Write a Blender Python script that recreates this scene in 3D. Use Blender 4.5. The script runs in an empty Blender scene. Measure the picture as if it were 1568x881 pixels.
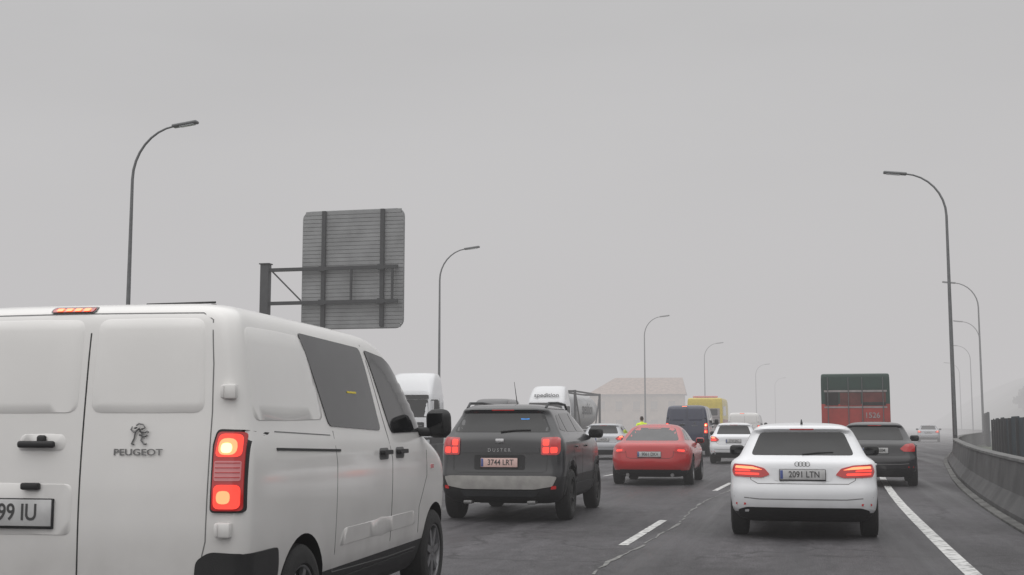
import bpy, bmesh, math, random
import numpy as np
from mathutils import Vector, Matrix
from mathutils import noise as mn
from mathutils.bvhtree import BVHTree
random.seed(7)
scene = bpy.context.scene
COL = scene.collection

# ------------------------------------------------------------ materials
def mat(name, base, rough=0.5, metal=0.0, coat=0.0, emis=None, es=0.0, noise=0.0, nscale=6.0, spec=0.5, bump=0.0, bscale=40.0, dirt=0.0, dirtz=0.5):
    m = bpy.data.materials.new(name); m.use_nodes = True
    nt = m.node_tree; N = nt.nodes; Lk = nt.links
    b = N['Principled BSDF']
    b.inputs['Base Color'].default_value = (*base, 1)
    b.inputs['Roughness'].default_value = rough
    b.inputs['Metallic'].default_value = metal
    b.inputs['Coat Weight'].default_value = coat
    b.inputs['Coat Roughness'].default_value = 0.08
    b.inputs['Specular IOR Level'].default_value = spec
    if emis:
        b.inputs['Emission Color'].default_value = (*emis, 1)
        b.inputs['Emission Strength'].default_value = es
    tc = N.new('ShaderNodeTexCoord')
    last = None
    if noise > 0:
        n = N.new('ShaderNodeTexNoise'); n.inputs['Scale'].default_value = nscale; n.inputs['Detail'].default_value = 6
        Lk.new(tc.outputs['Object'], n.inputs['Vector'])
        mr = N.new('ShaderNodeMapRange')
        mr.inputs[1].default_value = 0.3; mr.inputs[2].default_value = 0.7
        mr.inputs[3].default_value = 1-noise; mr.inputs[4].default_value = 1+noise*0.4
        Lk.new(n.outputs['Fac'], mr.inputs[0])
        mx = N.new('ShaderNodeMix'); mx.data_type = 'RGBA'; mx.blend_type = 'MULTIPLY'
        mx.inputs[0].default_value = 1
        mx.inputs[6].default_value = (*base, 1)
        Lk.new(mr.outputs[0], mx.inputs[7])
        last = mx.outputs[2]
    if dirt > 0:
        sp = N.new('ShaderNodeSeparateXYZ'); Lk.new(tc.outputs['Object'], sp.inputs[0])
        n2 = N.new('ShaderNodeTexNoise'); n2.inputs['Scale'].default_value = 3.5; n2.inputs['Detail'].default_value = 8
        Lk.new(tc.outputs['Object'], n2.inputs['Vector'])
        mr2 = N.new('ShaderNodeMapRange'); mr2.inputs[1].default_value = dirtz+0.25; mr2.inputs[2].default_value = dirtz-0.35
        mr2.inputs[3].default_value = 0.0; mr2.inputs[4].default_value = 1.0
        Lk.new(sp.outputs['Z'], mr2.inputs[0])
        ml = N.new('ShaderNodeMath'); ml.operation = 'MULTIPLY'; Lk.new(mr2.outputs[0], ml.inputs[0]); Lk.new(n2.outputs['Fac'], ml.inputs[1])
        ml2 = N.new('ShaderNodeMath'); ml2.operation = 'MULTIPLY'; ml2.inputs[1].default_value = dirt; Lk.new(ml.outputs[0], ml2.inputs[0])
        md = N.new('ShaderNodeMix'); md.data_type = 'RGBA'
        if last: Lk.new(last, md.inputs[6])
        else: md.inputs[6].default_value = (*base, 1)
        md.inputs[7].default_value = (0.10, 0.085, 0.075, 1)
        Lk.new(ml2.outputs[0], md.inputs[0]); last = md.outputs[2]
    if last: Lk.new(last, b.inputs['Base Color'])
    if bump > 0:
        nb = N.new('ShaderNodeTexNoise'); nb.inputs['Scale'].default_value = bscale; nb.inputs['Detail'].default_value = 5
        Lk.new(tc.outputs['Object'], nb.inputs['Vector'])
        bp = N.new('ShaderNodeBump'); bp.inputs['Strength'].default_value = bump; bp.inputs['Distance'].default_value = 0.02
        Lk.new(nb.outputs['Fac'], bp.inputs['Height']); Lk.new(bp.outputs[0], b.inputs['Normal'])
    return m

M = {}
M['white'] = mat('white_paint', (0.70,0.69,0.675), 0.3, coat=0.6, noise=0.05, nscale=2, dirt=1.0, dirtz=0.6)
M['white2'] = mat('white_paint_cool', (0.70,0.71,0.73), 0.28, coat=0.7, dirt=0.8, dirtz=0.4)
M['charcoal'] = mat('charcoal_paint', (0.008,0.0085,0.011), 0.3, coat=0.7, dirt=0.3, dirtz=0.5)
M['red'] = mat('red_paint', (0.42,0.014,0.016), 0.3, coat=0.7, dirt=0.5, dirtz=0.35)
M['black_paint'] = mat('black_paint', (0.009,0.009,0.012), 0.28, coat=0.7, dirt=0.3, dirtz=0.4)
M['blue'] = mat('navy_paint', (0.012,0.018,0.05), 0.3, coat=0.7)
M['silver'] = mat('silver_paint', (0.4,0.41,0.43), 0.35, metal=0.3, coat=0.6)
M['yellow'] = mat('yellow_paint', (0.62,0.48,0.04), 0.4, coat=0.3, noise=0.1)
M['glass'] = mat('dark_glass', (0.008,0.009,0.010), 0.05, coat=0.0, spec=0.45, noise=0.5, nscale=3)
M['glass2'] = mat('tinted_glass', (0.045,0.046,0.048), 0.08, spec=0.5, noise=0.35, nscale=3)
M['plastic'] = mat('black_plastic', (0.013,0.013,0.014), 0.6, noise=0.2, nscale=20, bump=0.15, bscale=200)
M['seam'] = mat('panel_gap', (0.03,0.03,0.03), 0.8)
M['seamw'] = mat('panel_gap_grey', (0.16,0.16,0.16), 0.8)
M['rubber'] = mat('tyre_rubber', (0.011,0.011,0.011), 0.8, noise=0.3, nscale=12, bump=0.3, bscale=90)
M['rim'] = mat('alloy_metal', (0.28,0.28,0.29), 0.35, metal=0.8)
M['rimdark'] = mat('brake_dark', (0.012,0.012,0.012), 0.6)
M['chrome'] = mat('chrome', (0.5,0.5,0.51), 0.18, metal=1.0)
M['lampred'] = mat('tail_lamp_lens', (0.26,0.010,0.012), 0.12, coat=1.0, emis=(1,0.03,0.025), es=0.14)
M['lampon'] = mat('tail_lamp_lit', (0.6,0.04,0.03), 0.2, emis=(1,0.06,0.04), es=1.1)
M['lamphot'] = mat('brake_lamp_lit', (0.9,0.2,0.1), 0.2, emis=(1,0.24,0.10), es=1.8)
M['lampcore'] = mat('brake_lamp_bulb', (0.9,0.5,0.2), 0.2, emis=(1,0.60,0.22), es=3.0)
M['lampclear'] = mat('reverse_lamp_lens', (0.45,0.18,0.19), 0.15, coat=1, emis=(1,0.25,0.25), es=0.12)
M['plate'] = mat('plate_white', (0.50,0.50,0.50), 0.4, noise=0.2, nscale=8)
M['platepink'] = mat('plate_pink_glow', (0.55,0.40,0.37), 0.4, emis=(1,0.5,0.45), es=0.06)  # pink tint and faint glow put into the plate, which is no lamp
M['ink'] = mat('plate_ink', (0.05,0.05,0.05), 0.5)
M['euro'] = mat('plate_blue', (0.07,0.10,0.28), 0.5)
M['badge'] = mat('badge_grey', (0.20,0.20,0.20), 0.35, metal=0.5)
M['skid'] = mat('skid_plate_silver', (0.36,0.35,0.335), 0.4, metal=0.2, noise=0.25)
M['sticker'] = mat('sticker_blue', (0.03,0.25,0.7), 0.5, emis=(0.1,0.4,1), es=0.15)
M['stickery'] = mat('sticker_yellow', (0.7,0.55,0.03), 0.5)
M['galv'] = mat('galvanised_steel', (0.14,0.145,0.15), 0.5, metal=0.4, noise=0.2, nscale=5)
M['galvdark'] = mat('dark_steel', (0.035,0.037,0.04), 0.6, metal=0.2, noise=0.2, nscale=4)
M['alu'] = mat('aluminium_slat', (0.26,0.265,0.27), 0.5, metal=0.3, noise=0.25, nscale=1.2)
M['headlamp'] = mat('headlamp_glass', (0.5,0.52,0.55), 0.1, coat=1)
M['busgreen'] = mat('dark_green_paint', (0.006,0.034,0.024), 0.45, coat=0.2, noise=0.2, nscale=2)
M['busred'] = mat('bus_red_paint', (0.34,0.03,0.022), 0.45, coat=0.3, noise=0.25, nscale=3)
M['busgrey'] = mat('bus_grey_panel', (0.30,0.27,0.27), 0.5, noise=0.2)
M['tank'] = mat('tank_steel', (0.46,0.47,0.48), 0.5, metal=0.1, noise=0.2, nscale=1.5)
M['hivis'] = mat('hivis_cloth', (0.60,0.75,0.04), 0.8, emis=(0.8,1,0.05), es=0.10)
M['trouser'] = mat('trouser_cloth', (0.02,0.025,0.05), 0.9)
M['skin'] = mat('skin', (0.42,0.25,0.18), 0.6)
M['hair'] = mat('hair', (0.03,0.02,0.015), 0.8)

# ------------------------------------------------------------ mesh helpers
def obj_from_bm(name, bm, mats, parent=None, smooth=True, sharp=None):
    me = bpy.data.meshes.new(name); bm.to_mesh(me); bm.free()
    for m in mats: me.materials.append(m)
    if smooth:
        for p in me.polygons: p.use_smooth = True
        if sharp is not None:
            try: me.set_sharp_from_angle(angle=math.radians(sharp))
            except Exception: pass
    o = bpy.data.objects.new(name, me); COL.objects.link(o)
    if parent: o.parent = parent
    return o

def empty(name, loc, yaw=0.0):
    e = bpy.data.objects.new(name, None); COL.objects.link(e)
    e.empty_display_size = 0.2
    e.location = loc; e.rotation_euler = (0,0,math.radians(yaw))
    return e

def rbox(parent, name, c, s, m, bev=0.02, rot=(0,0,0), seg=2):
    bm = bmesh.new()
    bmesh.ops.create_cube(bm, size=1)
    for v in bm.verts: v.co = Vector((v.co.x*s[0], v.co.y*s[1], v.co.z*s[2]))
    if bev > 0:
        bmesh.ops.bevel(bm, geom=bm.edges[:], offset=min(bev, min(s)*0.45), segments=seg, profile=0.5, affect='EDGES')
    R = Matrix.Rotation(rot[2],4,'Z') @ Matrix.Rotation(rot[1],4,'Y') @ Matrix.Rotation(rot[0],4,'X')
    bmesh.ops.transform(bm, matrix=Matrix.Translation(c) @ R, verts=bm.verts)
    return obj_from_bm(name, bm, [m], parent, smooth=True, sharp=35)

def tube_bm(bm, pts, radii, n=10, mi=0):
    pts = [Vector(p) for p in pts]; rings = []
    for i, p in enumerate(pts):
        if i == 0: d = pts[1]-p
        elif i == len(pts)-1: d = p-pts[i-1]
        else: d = pts[i+1]-pts[i-1]
        d.normalize()
        up = Vector((0,1,0)) if abs(d.y) < 0.9 else Vector((1,0,0))
        a = d.cross(up).normalized(); b = d.cross(a).normalized()
        r = radii[i] if isinstance(radii, (list,tuple)) else radii
        rings.append([bm.verts.new(p + a*math.cos(2*math.pi*k/n)*r + b*math.sin(2*math.pi*k/n)*r) for k in range(n)])
    for i in range(len(rings)-1):
        for k in range(n):
            f = bm.faces.new((rings[i][k], rings[i][(k+1)%n], rings[i+1][(k+1)%n], rings[i+1][k])); f.material_index = mi
    for r in (rings[0], rings[-1]):
        f = bm.faces.new(r); f.material_index = mi
    return rings

def tube(parent, name, pts, radii, m, n=10):
    bm = bmesh.new(); tube_bm(bm, pts, radii, n)
    bmesh.ops.recalc_face_normals(bm, faces=bm.faces)
    return obj_from_bm(name, bm, [m], parent, sharp=40)

def boxes(parent, name, lst, m, bev=0.0):
    bm = bmesh.new()
    for c, s in lst:
        r = bmesh.ops.create_cube(bm, size=1)
        for v in r['verts']: v.co = Vector((v.co.x*s[0]+c[0], v.co.y*s[1]+c[1], v.co.z*s[2]+c[2]))
    if bev > 0: bmesh.ops.bevel(bm, geom=bm.edges[:], offset=bev, segments=1, affect='EDGES')
    return obj_from_bm(name, bm, [m], parent, smooth=False)

def lathe_bm(bm, prof, n, mi=0, center=(0,0,0)):
    rings = []
    for (a, r) in prof:
        rings.append([bm.verts.new((center[0]+a, center[1]+r*math.cos(2*math.pi*k/n), center[2]+r*math.sin(2*math.pi*k/n))) for k in range(n)])
    for i in range(len(rings)-1):
        for k in range(n):
            f = bm.faces.new((rings[i][k], rings[i][(k+1)%n], rings[i+1][(k+1)%n], rings[i+1][k])); f.material_index = mi
    return rings

_wheel = {}
def wheel_mesh(r, w, spokes, rimmat):
    key = (r, w, spokes, rimmat)
    if key in _wheel: return _wheel[key]
    bm = bmesh.new()
    h = w/2; rr = r*0.68
    lathe_bm(bm, [(-h*0.9, rr*0.95),(-h, rr),(-h, r*0.82),(-h*0.93, r*0.93),(-h*0.75, r*0.985),(-h*0.4, r),(h*0.4, r),(h*0.75, r*0.985),(h*0.93, r*0.93),(h, r*0.82),(h, rr),(h*0.9, rr*0.95)], 40, 0)
    lathe_bm(bm, [(h*0.9, rr*0.955),(h*0.86, rr*0.9),(h*0.3, rr*0.86)], 40, 1)
    lathe_bm(bm, [(h*0.3, rr*0.86),(h*0.25, rr*0.4),(h*0.25, 0.005)], 40, 2)
    lathe_bm(bm, [(-h*0.9, rr*0.955),(-h*0.5, 0.01)], 20, 2)
    lathe_bm(bm, [(h*0.3, rr*0.25),(h*0.78, rr*0.2),(h*0.84, 0.004)], 16, 1)
    for i in range(spokes):
        a = 2*math.pi*i/spokes
        res = bmesh.ops.create_cube(bm, size=1)
        for v in res['verts']:
            t = v.co.y+0.5
            wd = rr*(0.26 - 0.08*t)
            p = Vector((h*0.72 + v.co.x*h*0.2, rr*(0.12+0.82*t), v.co.z*wd))
            v.co = Matrix.Rotation(a,4,'X') @ p
        for f in {f for v in res['verts'] for f in v.link_faces}: f.material_index = 1
    bmesh.ops.recalc_face_normals(bm, faces=bm.faces)
    me = bpy.data.meshes.new('wheel'); bm.to_mesh(me); bm.free()
    for m in (M['rubber'], M[rimmat], M['rimdark']): me.materials.append(m)
    for p in me.polygons: p.use_smooth = True
    me.set_sharp_from_angle(angle=math.radians(35))
    _wheel[key] = me
    return me

def wheel(parent, x, y, r, w, spokes=5, rimmat='rim'):
    o = bpy.data.objects.new('wheel', wheel_mesh(r, w, spokes, rimmat)); COL.objects.link(o)
    o.parent = parent; o.location = (x, y, r)
    o.rotation_euler = (random.random()*2, 0, 0 if x > 0 else math.pi)
    return o

# ------------------------------------------------------------ slice-built bodies
def outline(s, taper=0.03):
    z, yr, yf, w, rr, rf, br, bf = s[:8]
    rr = min(rr, w*0.9, (yf-yr)*0.45); rf = min(rf, w*0.9, (yf-yr)*0.45)
    half = []
    for i in range(6): half.append([ (w-rr)*i/6, yr ])
    for i in range(6):
        a = -math.pi/2 + (math.pi/2)*i/6
        half.append([w-rr+rr*math.cos(a), yr+rr+rr*math.sin(a)])
    for i in range(22): half.append([w, yr+rr+(yf-rf-yr-rr)*i/22])
    for i in range(6):
        a = (math.pi/2)*i/6
        half.append([w-rf+rf*math.cos(a), yf-rf+rf*math.sin(a)])
    for i in range(7): half.append([(w-rf)*(1-i/6), yf])
    L = yf-yr; ym = (yf+yr)/2
    for p in half:
        t = (p[1]-yr)/L
        q = (p[0]/w)**2
        y0 = p[1]
        p[1] += br*q*max(0,1-2.2*t)**1.0 - bf*q*max(0,1-2.2*(1-t))
        p[0] *= 1 - taper*abs((y0-ym)/(L/2))**3
    pts = [Vector((p[0], p[1], z)) for p in half]
    left = [Vector((-p[0], p[1], z)) for p in half[1:-1]][::-1]
    return pts + left

def slice_body(name, slices, mats, parent, crown=0.015, post=None, axles=None, wr=0.3, W=1.7, sub=1, top_mat=0, taper=0.03):
    bm = bmesh.new(); loops = []; bands = []
    for s in slices:
        loops.append([bm.verts.new(p) for p in outline(s, taper)]); bands.append(s[8] if len(s) > 8 else 0)
    n = len(loops[0])
    for i in range(len(loops)-1):
        for k in range(n):
            f = bm.faces.new((loops[i][k], loops[i][(k+1)%n], loops[i+1][(k+1)%n], loops[i+1][k])); f.material_index = bands[i]
    for (lp, sgn, mi) in ((loops[-1], 1, top_mat), (loops[0], -1, bands[0])):
        c = sum((v.co for v in lp), Vector())/n
        ys = [v.co.y for v in lp]; c.y = (min(ys)+max(ys))/2; c.x = 0
        prev = lp
        for sc in (0.85, 0.6, 0.3):
            cur = [bm.verts.new(Vector((c.x+(v.co.x-c.x)*sc, c.y+(v.co.y-c.y)*sc, v.co.z + (crown*(1-sc*sc) if sgn>0 else 0)))) for v in lp]
            for k in range(n):
                f = bm.faces.new((prev[k], prev[(k+1)%n], cur[(k+1)%n], cur[k])); f.material_index = mi
            prev = cur
        cv = bm.verts.new(Vector((c.x, c.y, lp[0].co.z+(crown if sgn>0 else 0))))
        for k in range(n):
            f = bm.faces.new((prev[k], prev[(k+1)%n], cv)); f.material_index = mi
    if post:
        for v in bm.verts: post(v)
    bmesh.ops.recalc_face_normals(bm, faces=bm.faces)
    o = obj_from_bm(name, bm, mats, None)
    md = o.modifiers.new('s','SUBSURF'); md.levels = sub; md.render_levels = sub
    cut = None
    if axles:
        bc = bmesh.new(); R = wr*1.14
        for y in axles:
            for sx in (-1, 1):
                rings = []
                for xx in (W/2-0.30, W/2+0.3):
                    rings.append([bc.verts.new((sx*xx, y+R*math.cos(2*math.pi*k/40), wr+0.01+R*math.sin(2*math.pi*k/40))) for k in range(40)])
                for k in range(40):
                    bc.faces.new((rings[0][k], rings[0][(k+1)%40], rings[1][(k+1)%40], rings[1][k]))
                bc.faces.new(rings[0]); bc.faces.new(rings[1])
        bmesh.ops.recalc_face_normals(bc, faces=bc.faces)
        cut = obj_from_bm('cut', bc, [], None, smooth=False)
        b = o.modifiers.new('b','BOOLEAN'); b.object = cut; b.operation = 'DIFFERENCE'; b.solver = 'EXACT'
    dg = bpy.context.evaluated_depsgraph_get(); dg.update()
    me = bpy.data.meshes.new_from_object(o.evaluated_get(dg))
    old = o.data; o.modifiers.clear(); o.data = me
    bpy.data.meshes.remove(old)
    if cut: bpy.data.objects.remove(cut)
    if axles:
        me.materials.append(M['rimdark']); di = len(me.materials)-1
        for p in me.polygons:
            c = p.center
            for y in axles:
                if abs(c.x) > W/2-0.31 and math.hypot(c.y-y, c.z-wr-0.01) < wr*1.14*1.0005:
                    p.material_index = di
    for p in me.polygons: p.use_smooth = True
    me.set_sharp_from_angle(angle=math.radians(32))
    bm2 = bmesh.new(); bm2.from_mesh(me); bvh = BVHTree.FromBMesh(bm2); bm2.free()
    o.parent = parent
    return o, bvh

def rp(pts, r=0.03, n=4):
    out = []; N = len(pts)
    for i in range(N):
        p = Vector(pts[i]); a = Vector(pts[i-1]); b = Vector(pts[(i+1)%N])
        da = (a-p); db = (b-p)
        rr = min(r, da.length*0.45, db.length*0.45)
        p0 = p+da.normalized()*rr; p1 = p+db.normalized()*rr
        for k in range(n+1):
            t = k/n
            out.append(tuple(p0*(1-t)**2 + p*2*t*(1-t) + p1*t*t))
    return out
def rect(x0, x1, z0, z1, r=0.02): return rp([(x0,z0),(x1,z0),(x1,z1),(x0,z1)], r)

def decal(parent, bvh, name, poly, axis, m, off=0.004, skirt=0.012, step=0.07, flare=0.0, quads=None):
    bm = bmesh.new()
    if quads is None:
        vs = [bm.verts.new((p[0], p[1], 0)) for p in poly]; bm.faces.new(vs)
    else:
        vs = [bm.verts.new((p[0], p[1], 0)) for p in quads[0]]
        for q in quads[1]: bm.faces.new([vs[i] for i in q])
    xs = [v.co.x for v in bm.verts]; ys = [v.co.y for v in bm.verts]
    for ax, lo, hi in ((0, min(xs), max(xs)), (1, min(ys), max(ys))):
        n = max(1, int((hi-lo)/step))
        for k in range(1, n):
            co = [0,0,0]; no = [0,0,0]; co[ax] = lo+(hi-lo)*k/n+1e-4; no[ax] = 1
            bmesh.ops.bisect_plane(bm, geom=bm.verts[:]+bm.edges[:]+bm.faces[:], plane_co=co, plane_no=no)
    D = {'R':Vector((0,1,0)), 'F':Vector((0,-1,0)), 'S+':Vector((-1,0,0)), 'S-':Vector((1,0,0)), 'T':Vector((0,0,-1))}[axis]
    cen = Vector((sum(xs)/len(xs), sum(ys)/len(ys)))
    def org(a, b):
        if axis == 'R': return Vector((a,-6,b))
        if axis == 'F': return Vector((a,30,b))
        if axis == 'S+': return Vector((6,a,b))
        if axis == 'S-': return Vector((-6,a,b))
        return Vector((a,b,12))
    def proj(a, b, o):
        og = org(a, b)
        h, nrm, i, d = bvh.ray_cast(og, D)
        if h is None:
            h, nrm, i, d = bvh.find_nearest(og + D*6.05)
        return h - D*o
    be = [e for e in bm.edges if e.is_boundary]
    new = bmesh.ops.extrude_edge_only(bm, edges=be)['geom']
    nv = set(v for v in new if isinstance(v, bmesh.types.BMVert))
    for v in bm.verts:
        a, b = v.co.x, v.co.y
        if v in nv:
            if flare:
                d = (Vector((a,b))-cen).normalized(); 
                p = proj(a+d.x*flare, b+d.y*flare, -0.002)
            else: p = proj(a, b, off-skirt)
        else: p = proj(a, b, off)
        v.co = p
    bmesh.ops.recalc_face_normals(bm, faces=bm.faces)
    s = sum(f.normal.dot(D)*f.calc_area() for f in bm.faces)
    if s > 0: bmesh.ops.reverse_faces(bm, faces=bm.faces)
    return obj_from_bm(name, bm, [m], parent, sharp=40)

def strip_q(pts, w):
    P = [Vector(p) for p in pts]; vs = []; fs = []
    for i, p in enumerate(P):
        if i == 0: d = P[1]-p
        elif i == len(P)-1: d = p-P[i-1]
        else: d = P[i+1]-P[i-1]
        d.normalize(); nrm = Vector((-d.y, d.x))*w/2
        vs += [tuple(p+nrm), tuple(p-nrm)]
    for i in range(len(P)-1): fs.append((2*i, 2*i+1, 2*i+3, 2*i+2))
    return vs, fs
def seam(parent, bvh, name, pts, axis, m=None, w=0.008, off=0.0015):
    return decal(parent, bvh, name, None, axis, m or M['seam'], off=off, skirt=0.003, quads=strip_q(pts, w), step=0.12)

def text(parent, name, body, size, loc, m, rot=(math.pi/2,0,0), ext=0.001, sx=1.0):
    cu = bpy.data.curves.new(name, 'FONT'); cu.body = body; cu.size = size
    cu.align_x = 'CENTER'; cu.align_y = 'CENTER'; cu.extrude = ext; cu.offset = size*0.012
    t = bpy.data.objects.new(name, cu); COL.objects.link(t)
    dg = bpy.context.evaluated_depsgraph_get(); dg.update()
    me = bpy.data.meshes.new_from_object(t.evaluated_get(dg))
    bpy.data.objects.remove(t)
    me.materials.clear(); me.materials.append(m)
    o = bpy.data.objects.new(name, me); COL.objects.link(o)
    o.parent = parent; o.location = loc; o.rotation_euler = rot; o.scale = (sx,1,1)
    return o

def hit_y(bvh, x, z):
    h = bvh.ray_cast(Vector((x,-6,z)), Vector((0,1,0)))[0]
    return h.y if h else 0.0
def plate(parent, bvh, x, z, txt, w=0.52, h=0.11, pm='plate', band=True):
    y = min(hit_y(bvh, x-w/2, z), hit_y(bvh, x+w/2, z), hit_y(bvh, x, z))-0.012
    rbox(parent, 'number_plate_frame', (x,y+0.002,z-0.004), (w+0.014,0.02,h+0.02), M['plastic'], 0.006)
    rbox(parent, 'number_plate', (x,y-0.008,z), (w,0.008,h), M[pm], 0.003)
    if band: rbox(parent, 'number_plate_band', (x-w/2+0.020,y-0.0125,z), (0.032,0.003,h-0.014), M['euro'], 0.001)
    text(parent, 'number_plate_text', txt, h*0.88, (x+0.02,y-0.0135,z), M['ink'], sx=0.85)

def mirror_door(parent, x, y, z, m, s=1.0):
    for sx in (-1,1):
        rbox(parent, 'door_mirror', (sx*(x+0.10*s), y, z), (0.20*s,0.12*s,0.135*s), m, 0.045*s, rot=(0,0,-sx*0.15), seg=3)
        rbox(parent, 'mirror_glass', (sx*(x+0.10*s), y-0.058*s, z), (0.16*s,0.008,0.10*s), M['glass'], 0.003, rot=(0,0,-sx*0.15))
        rbox(parent, 'mirror_stalk', (sx*(x-0.01), y+0.01, z-0.05*s), (0.10,0.05,0.035), M['plastic'], 0.01)

def mirx(poly): return [(-p[0], p[1]) for p in poly][::-1]

def hoodpost(y0, L, zb, drop):
    def f(v):
        if v.co.y > y0 and v.co.z > zb-0.25:
            t = (v.co.y-y0)/(L-y0)
            v.co.z -= drop*t*t*min(1,(v.co.z-zb+0.25)/0.25)
    return f

# ------------------------------------------------------------ hatchback
def hatchback(name, loc, yaw, paint='white2', detail=True, sc=(1,1,1), txt='2091 LTN', lit=True, style=0):
    r = empty(name, loc, yaw); r.scale = sc
    P = M[paint]; L = 4.03
    S = [
     (0.19,0.30,3.75,0.70,0.2,0.3,0.05,0.1,1),
     (0.25,0.10,3.90,0.79,0.2,0.4,0.06,0.15,1),
     (0.33,0.035,3.97,0.83,0.16,0.5,0.08,0.2,0),
     (0.36,0.01,3.99,0.85,0.16,0.5,0.09,0.2,0),
     (0.50,-0.01,4.03,0.872,0.18,0.5,0.10,0.2,0),
     (0.60,-0.005,4.02,0.874,0.18,0.5,0.10,0.2,0),
     (0.66,0.035,4.0,0.866,0.18,0.5,0.10,0.2,0),
     (0.80,0.045,3.97,0.872,0.18,0.5,0.11,0.2,0),
     (0.89,0.055,3.90,0.866,0.17,0.5,0.12,0.2,0),
     (0.925,0.085,3.75,0.835,0.16,0.5,0.13,0.2,0),
     (0.955,0.14,3.05,0.775,0.15,0.4,0.12,0.15,0),
     (0.99,0.19,2.95,0.745,0.15,0.35,0.10,0.1,0),
     (1.14,0.32,2.62,0.675,0.15,0.3,0.09,0.1,0),
     (1.25,0.41,2.36,0.615,0.14,0.3,0.08,0.1,0),
     (1.275,0.34,2.30,0.595,0.14,0.3,0.07,0.1,0),
     (1.315,0.335,2.18,0.55,0.14,0.3,0.07,0.1,0),
     (1.342,0.42,2.05,0.49,0.14,0.3,0.06,0.1,0),
     (1.358,0.65,1.85,0.38,0.14,0.3,0.05,0.1,0),
    ]
    ax = (0.78, 3.33); wr = 0.315
    body, bvh = slice_body('body', S, [P, M['plastic']], r, post=hoodpost(3.0, L, 0.95, 0.16), axles=ax, wr=wr, W=1.72)
    for y in ax:
        for x in (-0.765, 0.765): wheel(r, x, y, wr, 0.205)
    D = lambda n,p,a,m,**k: decal(r,bvh,n,p,a,m,**k)
    D('rear_window', rp([(-0.60,0.985),(0.60,0.985),(0.49,1.255),(-0.49,1.255)],0.05), 'R', M['glass'])
    for a in ('S+','S-'):
        D('door_window', rp([(0.98,1.0),(1.72,1.0),(1.68,1.285),(1.05,1.275)],0.04), a, M['glass'])
        D('door_window', rp([(1.79,1.0),(2.82,1.0),(2.25,1.27),(1.76,1.287)],0.04), a, M['glass'])
        D('quarter_window', rp([(0.62,1.03),(0.91,1.01),(0.97,1.26),(0.78,1.24)],0.04), a, M['glass'])
        seam(r,bvh,'door_gap',[(1.75,0.98),(1.77,0.6),(1.74,0.38)],a); seam(r,bvh,'door_gap',[(2.78,0.93),(2.8,0.4)],a)
        seam(r,bvh,'door_gap',[(0.98,0.98),(1.0,0.75),(1.15,0.5),(1.16,0.38)],a)
        for y in (1.25,2.15): D('door_handle', rect(y-0.09,y+0.09,0.84,0.865,0.01), a, P, off=0.03, skirt=0.04)
    if style == 0:
        outer = [(0.375,0.76),(0.47,0.725),(0.80,0.735),(0.825,0.80),(0.80,0.885),(0.58,0.872),(0.44,0.835)]
        b1 = [(0.50,0.752),(0.78,0.76),(0.785,0.785),(0.50,0.777)]
        b2 = [(0.46,0.815),(0.785,0.835),(0.775,0.862),(0.58,0.852)]
        b3 = [(0.60,0.795),(0.79,0.80),(0.788,0.822),(0.61,0.812)]
    else:
        outer = [(0.50,0.80),(0.58,0.74),(0.81,0.74),(0.82,0.86),(0.78,0.92),(0.62,0.90)]
        b1 = [(0.60,0.77),(0.79,0.77),(0.79,0.81),(0.60,0.81)]
        b2 = [(0.63,0.84),(0.78,0.85),(0.76,0.90),(0.66,0.88)]
        b3 = None
    for mm in (lambda p:p, mirx):
        D('tail_lamp', rp(mm(outer),0.02), 'R', M['lampred'], off=0.012, skirt=0.03, step=0.04)
        if lit:
            D('tail_lamp_light', rp(mm(b1),0.01), 'R', M['lampon'], off=0.017, skirt=0.005, step=0.04)
            D('tail_lamp_light', rp(mm(b2),0.01), 'R', M['lamphot'], off=0.017, skirt=0.005, step=0.04)
            if b3: D('tail_lamp_light', rp(mm(b3),0.01), 'R', M['lampon'], off=0.017, skirt=0.005, step=0.04)
        D('rear_reflector', rp(mm([(0.66,0.405),(0.78,0.405),(0.78,0.43),(0.66,0.43)]),0.01), 'R', M['lampred'], off=0.006)
    if detail: D('plate_recess', rp([(-0.33,0.69),(0.33,0.69),(0.36,0.84),(-0.36,0.84)],0.03), 'R', P, off=0.003, skirt=0.006)
    plate(r,bvh,0,0.762,txt,h=0.115)
    seam(r,bvh,'tailgate_gap',[(-0.62,0.93),(-0.60,0.70),(-0.52,0.655),(0.52,0.655),(0.60,0.70),(0.62,0.93)],'R', m=M['seamw'] if 'white' in paint else None)
    seam(r,bvh,'bumper_crease',[(-0.80,0.50),(-0.5,0.475),(0.5,0.475),(0.80,0.50)],'R', m=M['seamw'], w=0.012)
    D('rear_valance', rp([(-0.70,0.20),(0.70,0.20),(0.76,0.345),(0.66,0.38),(-0.66,0.38),(-0.76,0.345)],0.03), 'R', M['plastic'], off=0.012, skirt=0.03)
    D('high_brake_lamp', rect(-0.14,0.14,1.283,1.297,0.004), 'R', M['lampred'])
    mirror_door(r, 0.80, 2.66, 1.0, M['plastic'] if paint!='red' else P)
    if detail:
        for cx in (-0.06,-0.02,0.02,0.06):
            bm = bmesh.new(); y = hit_y(bvh,0,0.885)-0.006
            pts = [(cx+0.026*math.cos(a*math.pi/8), y, 0.885+0.026*math.sin(a*math.pi/8)) for a in range(17)]
            tube_bm(bm, pts, 0.0035, 6); obj_from_bm('badge_ring', bm, [M['badge']], r)
        tube(r,'rear_wiper',[(0.0,hit_y(bvh,0,1.0)-0.02,0.995),(0.18,hit_y(bvh,0.18,1.02)-0.02,1.015),(0.36,hit_y(bvh,0.36,1.03)-0.02,1.02)],0.008,M['plastic'],6)
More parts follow.
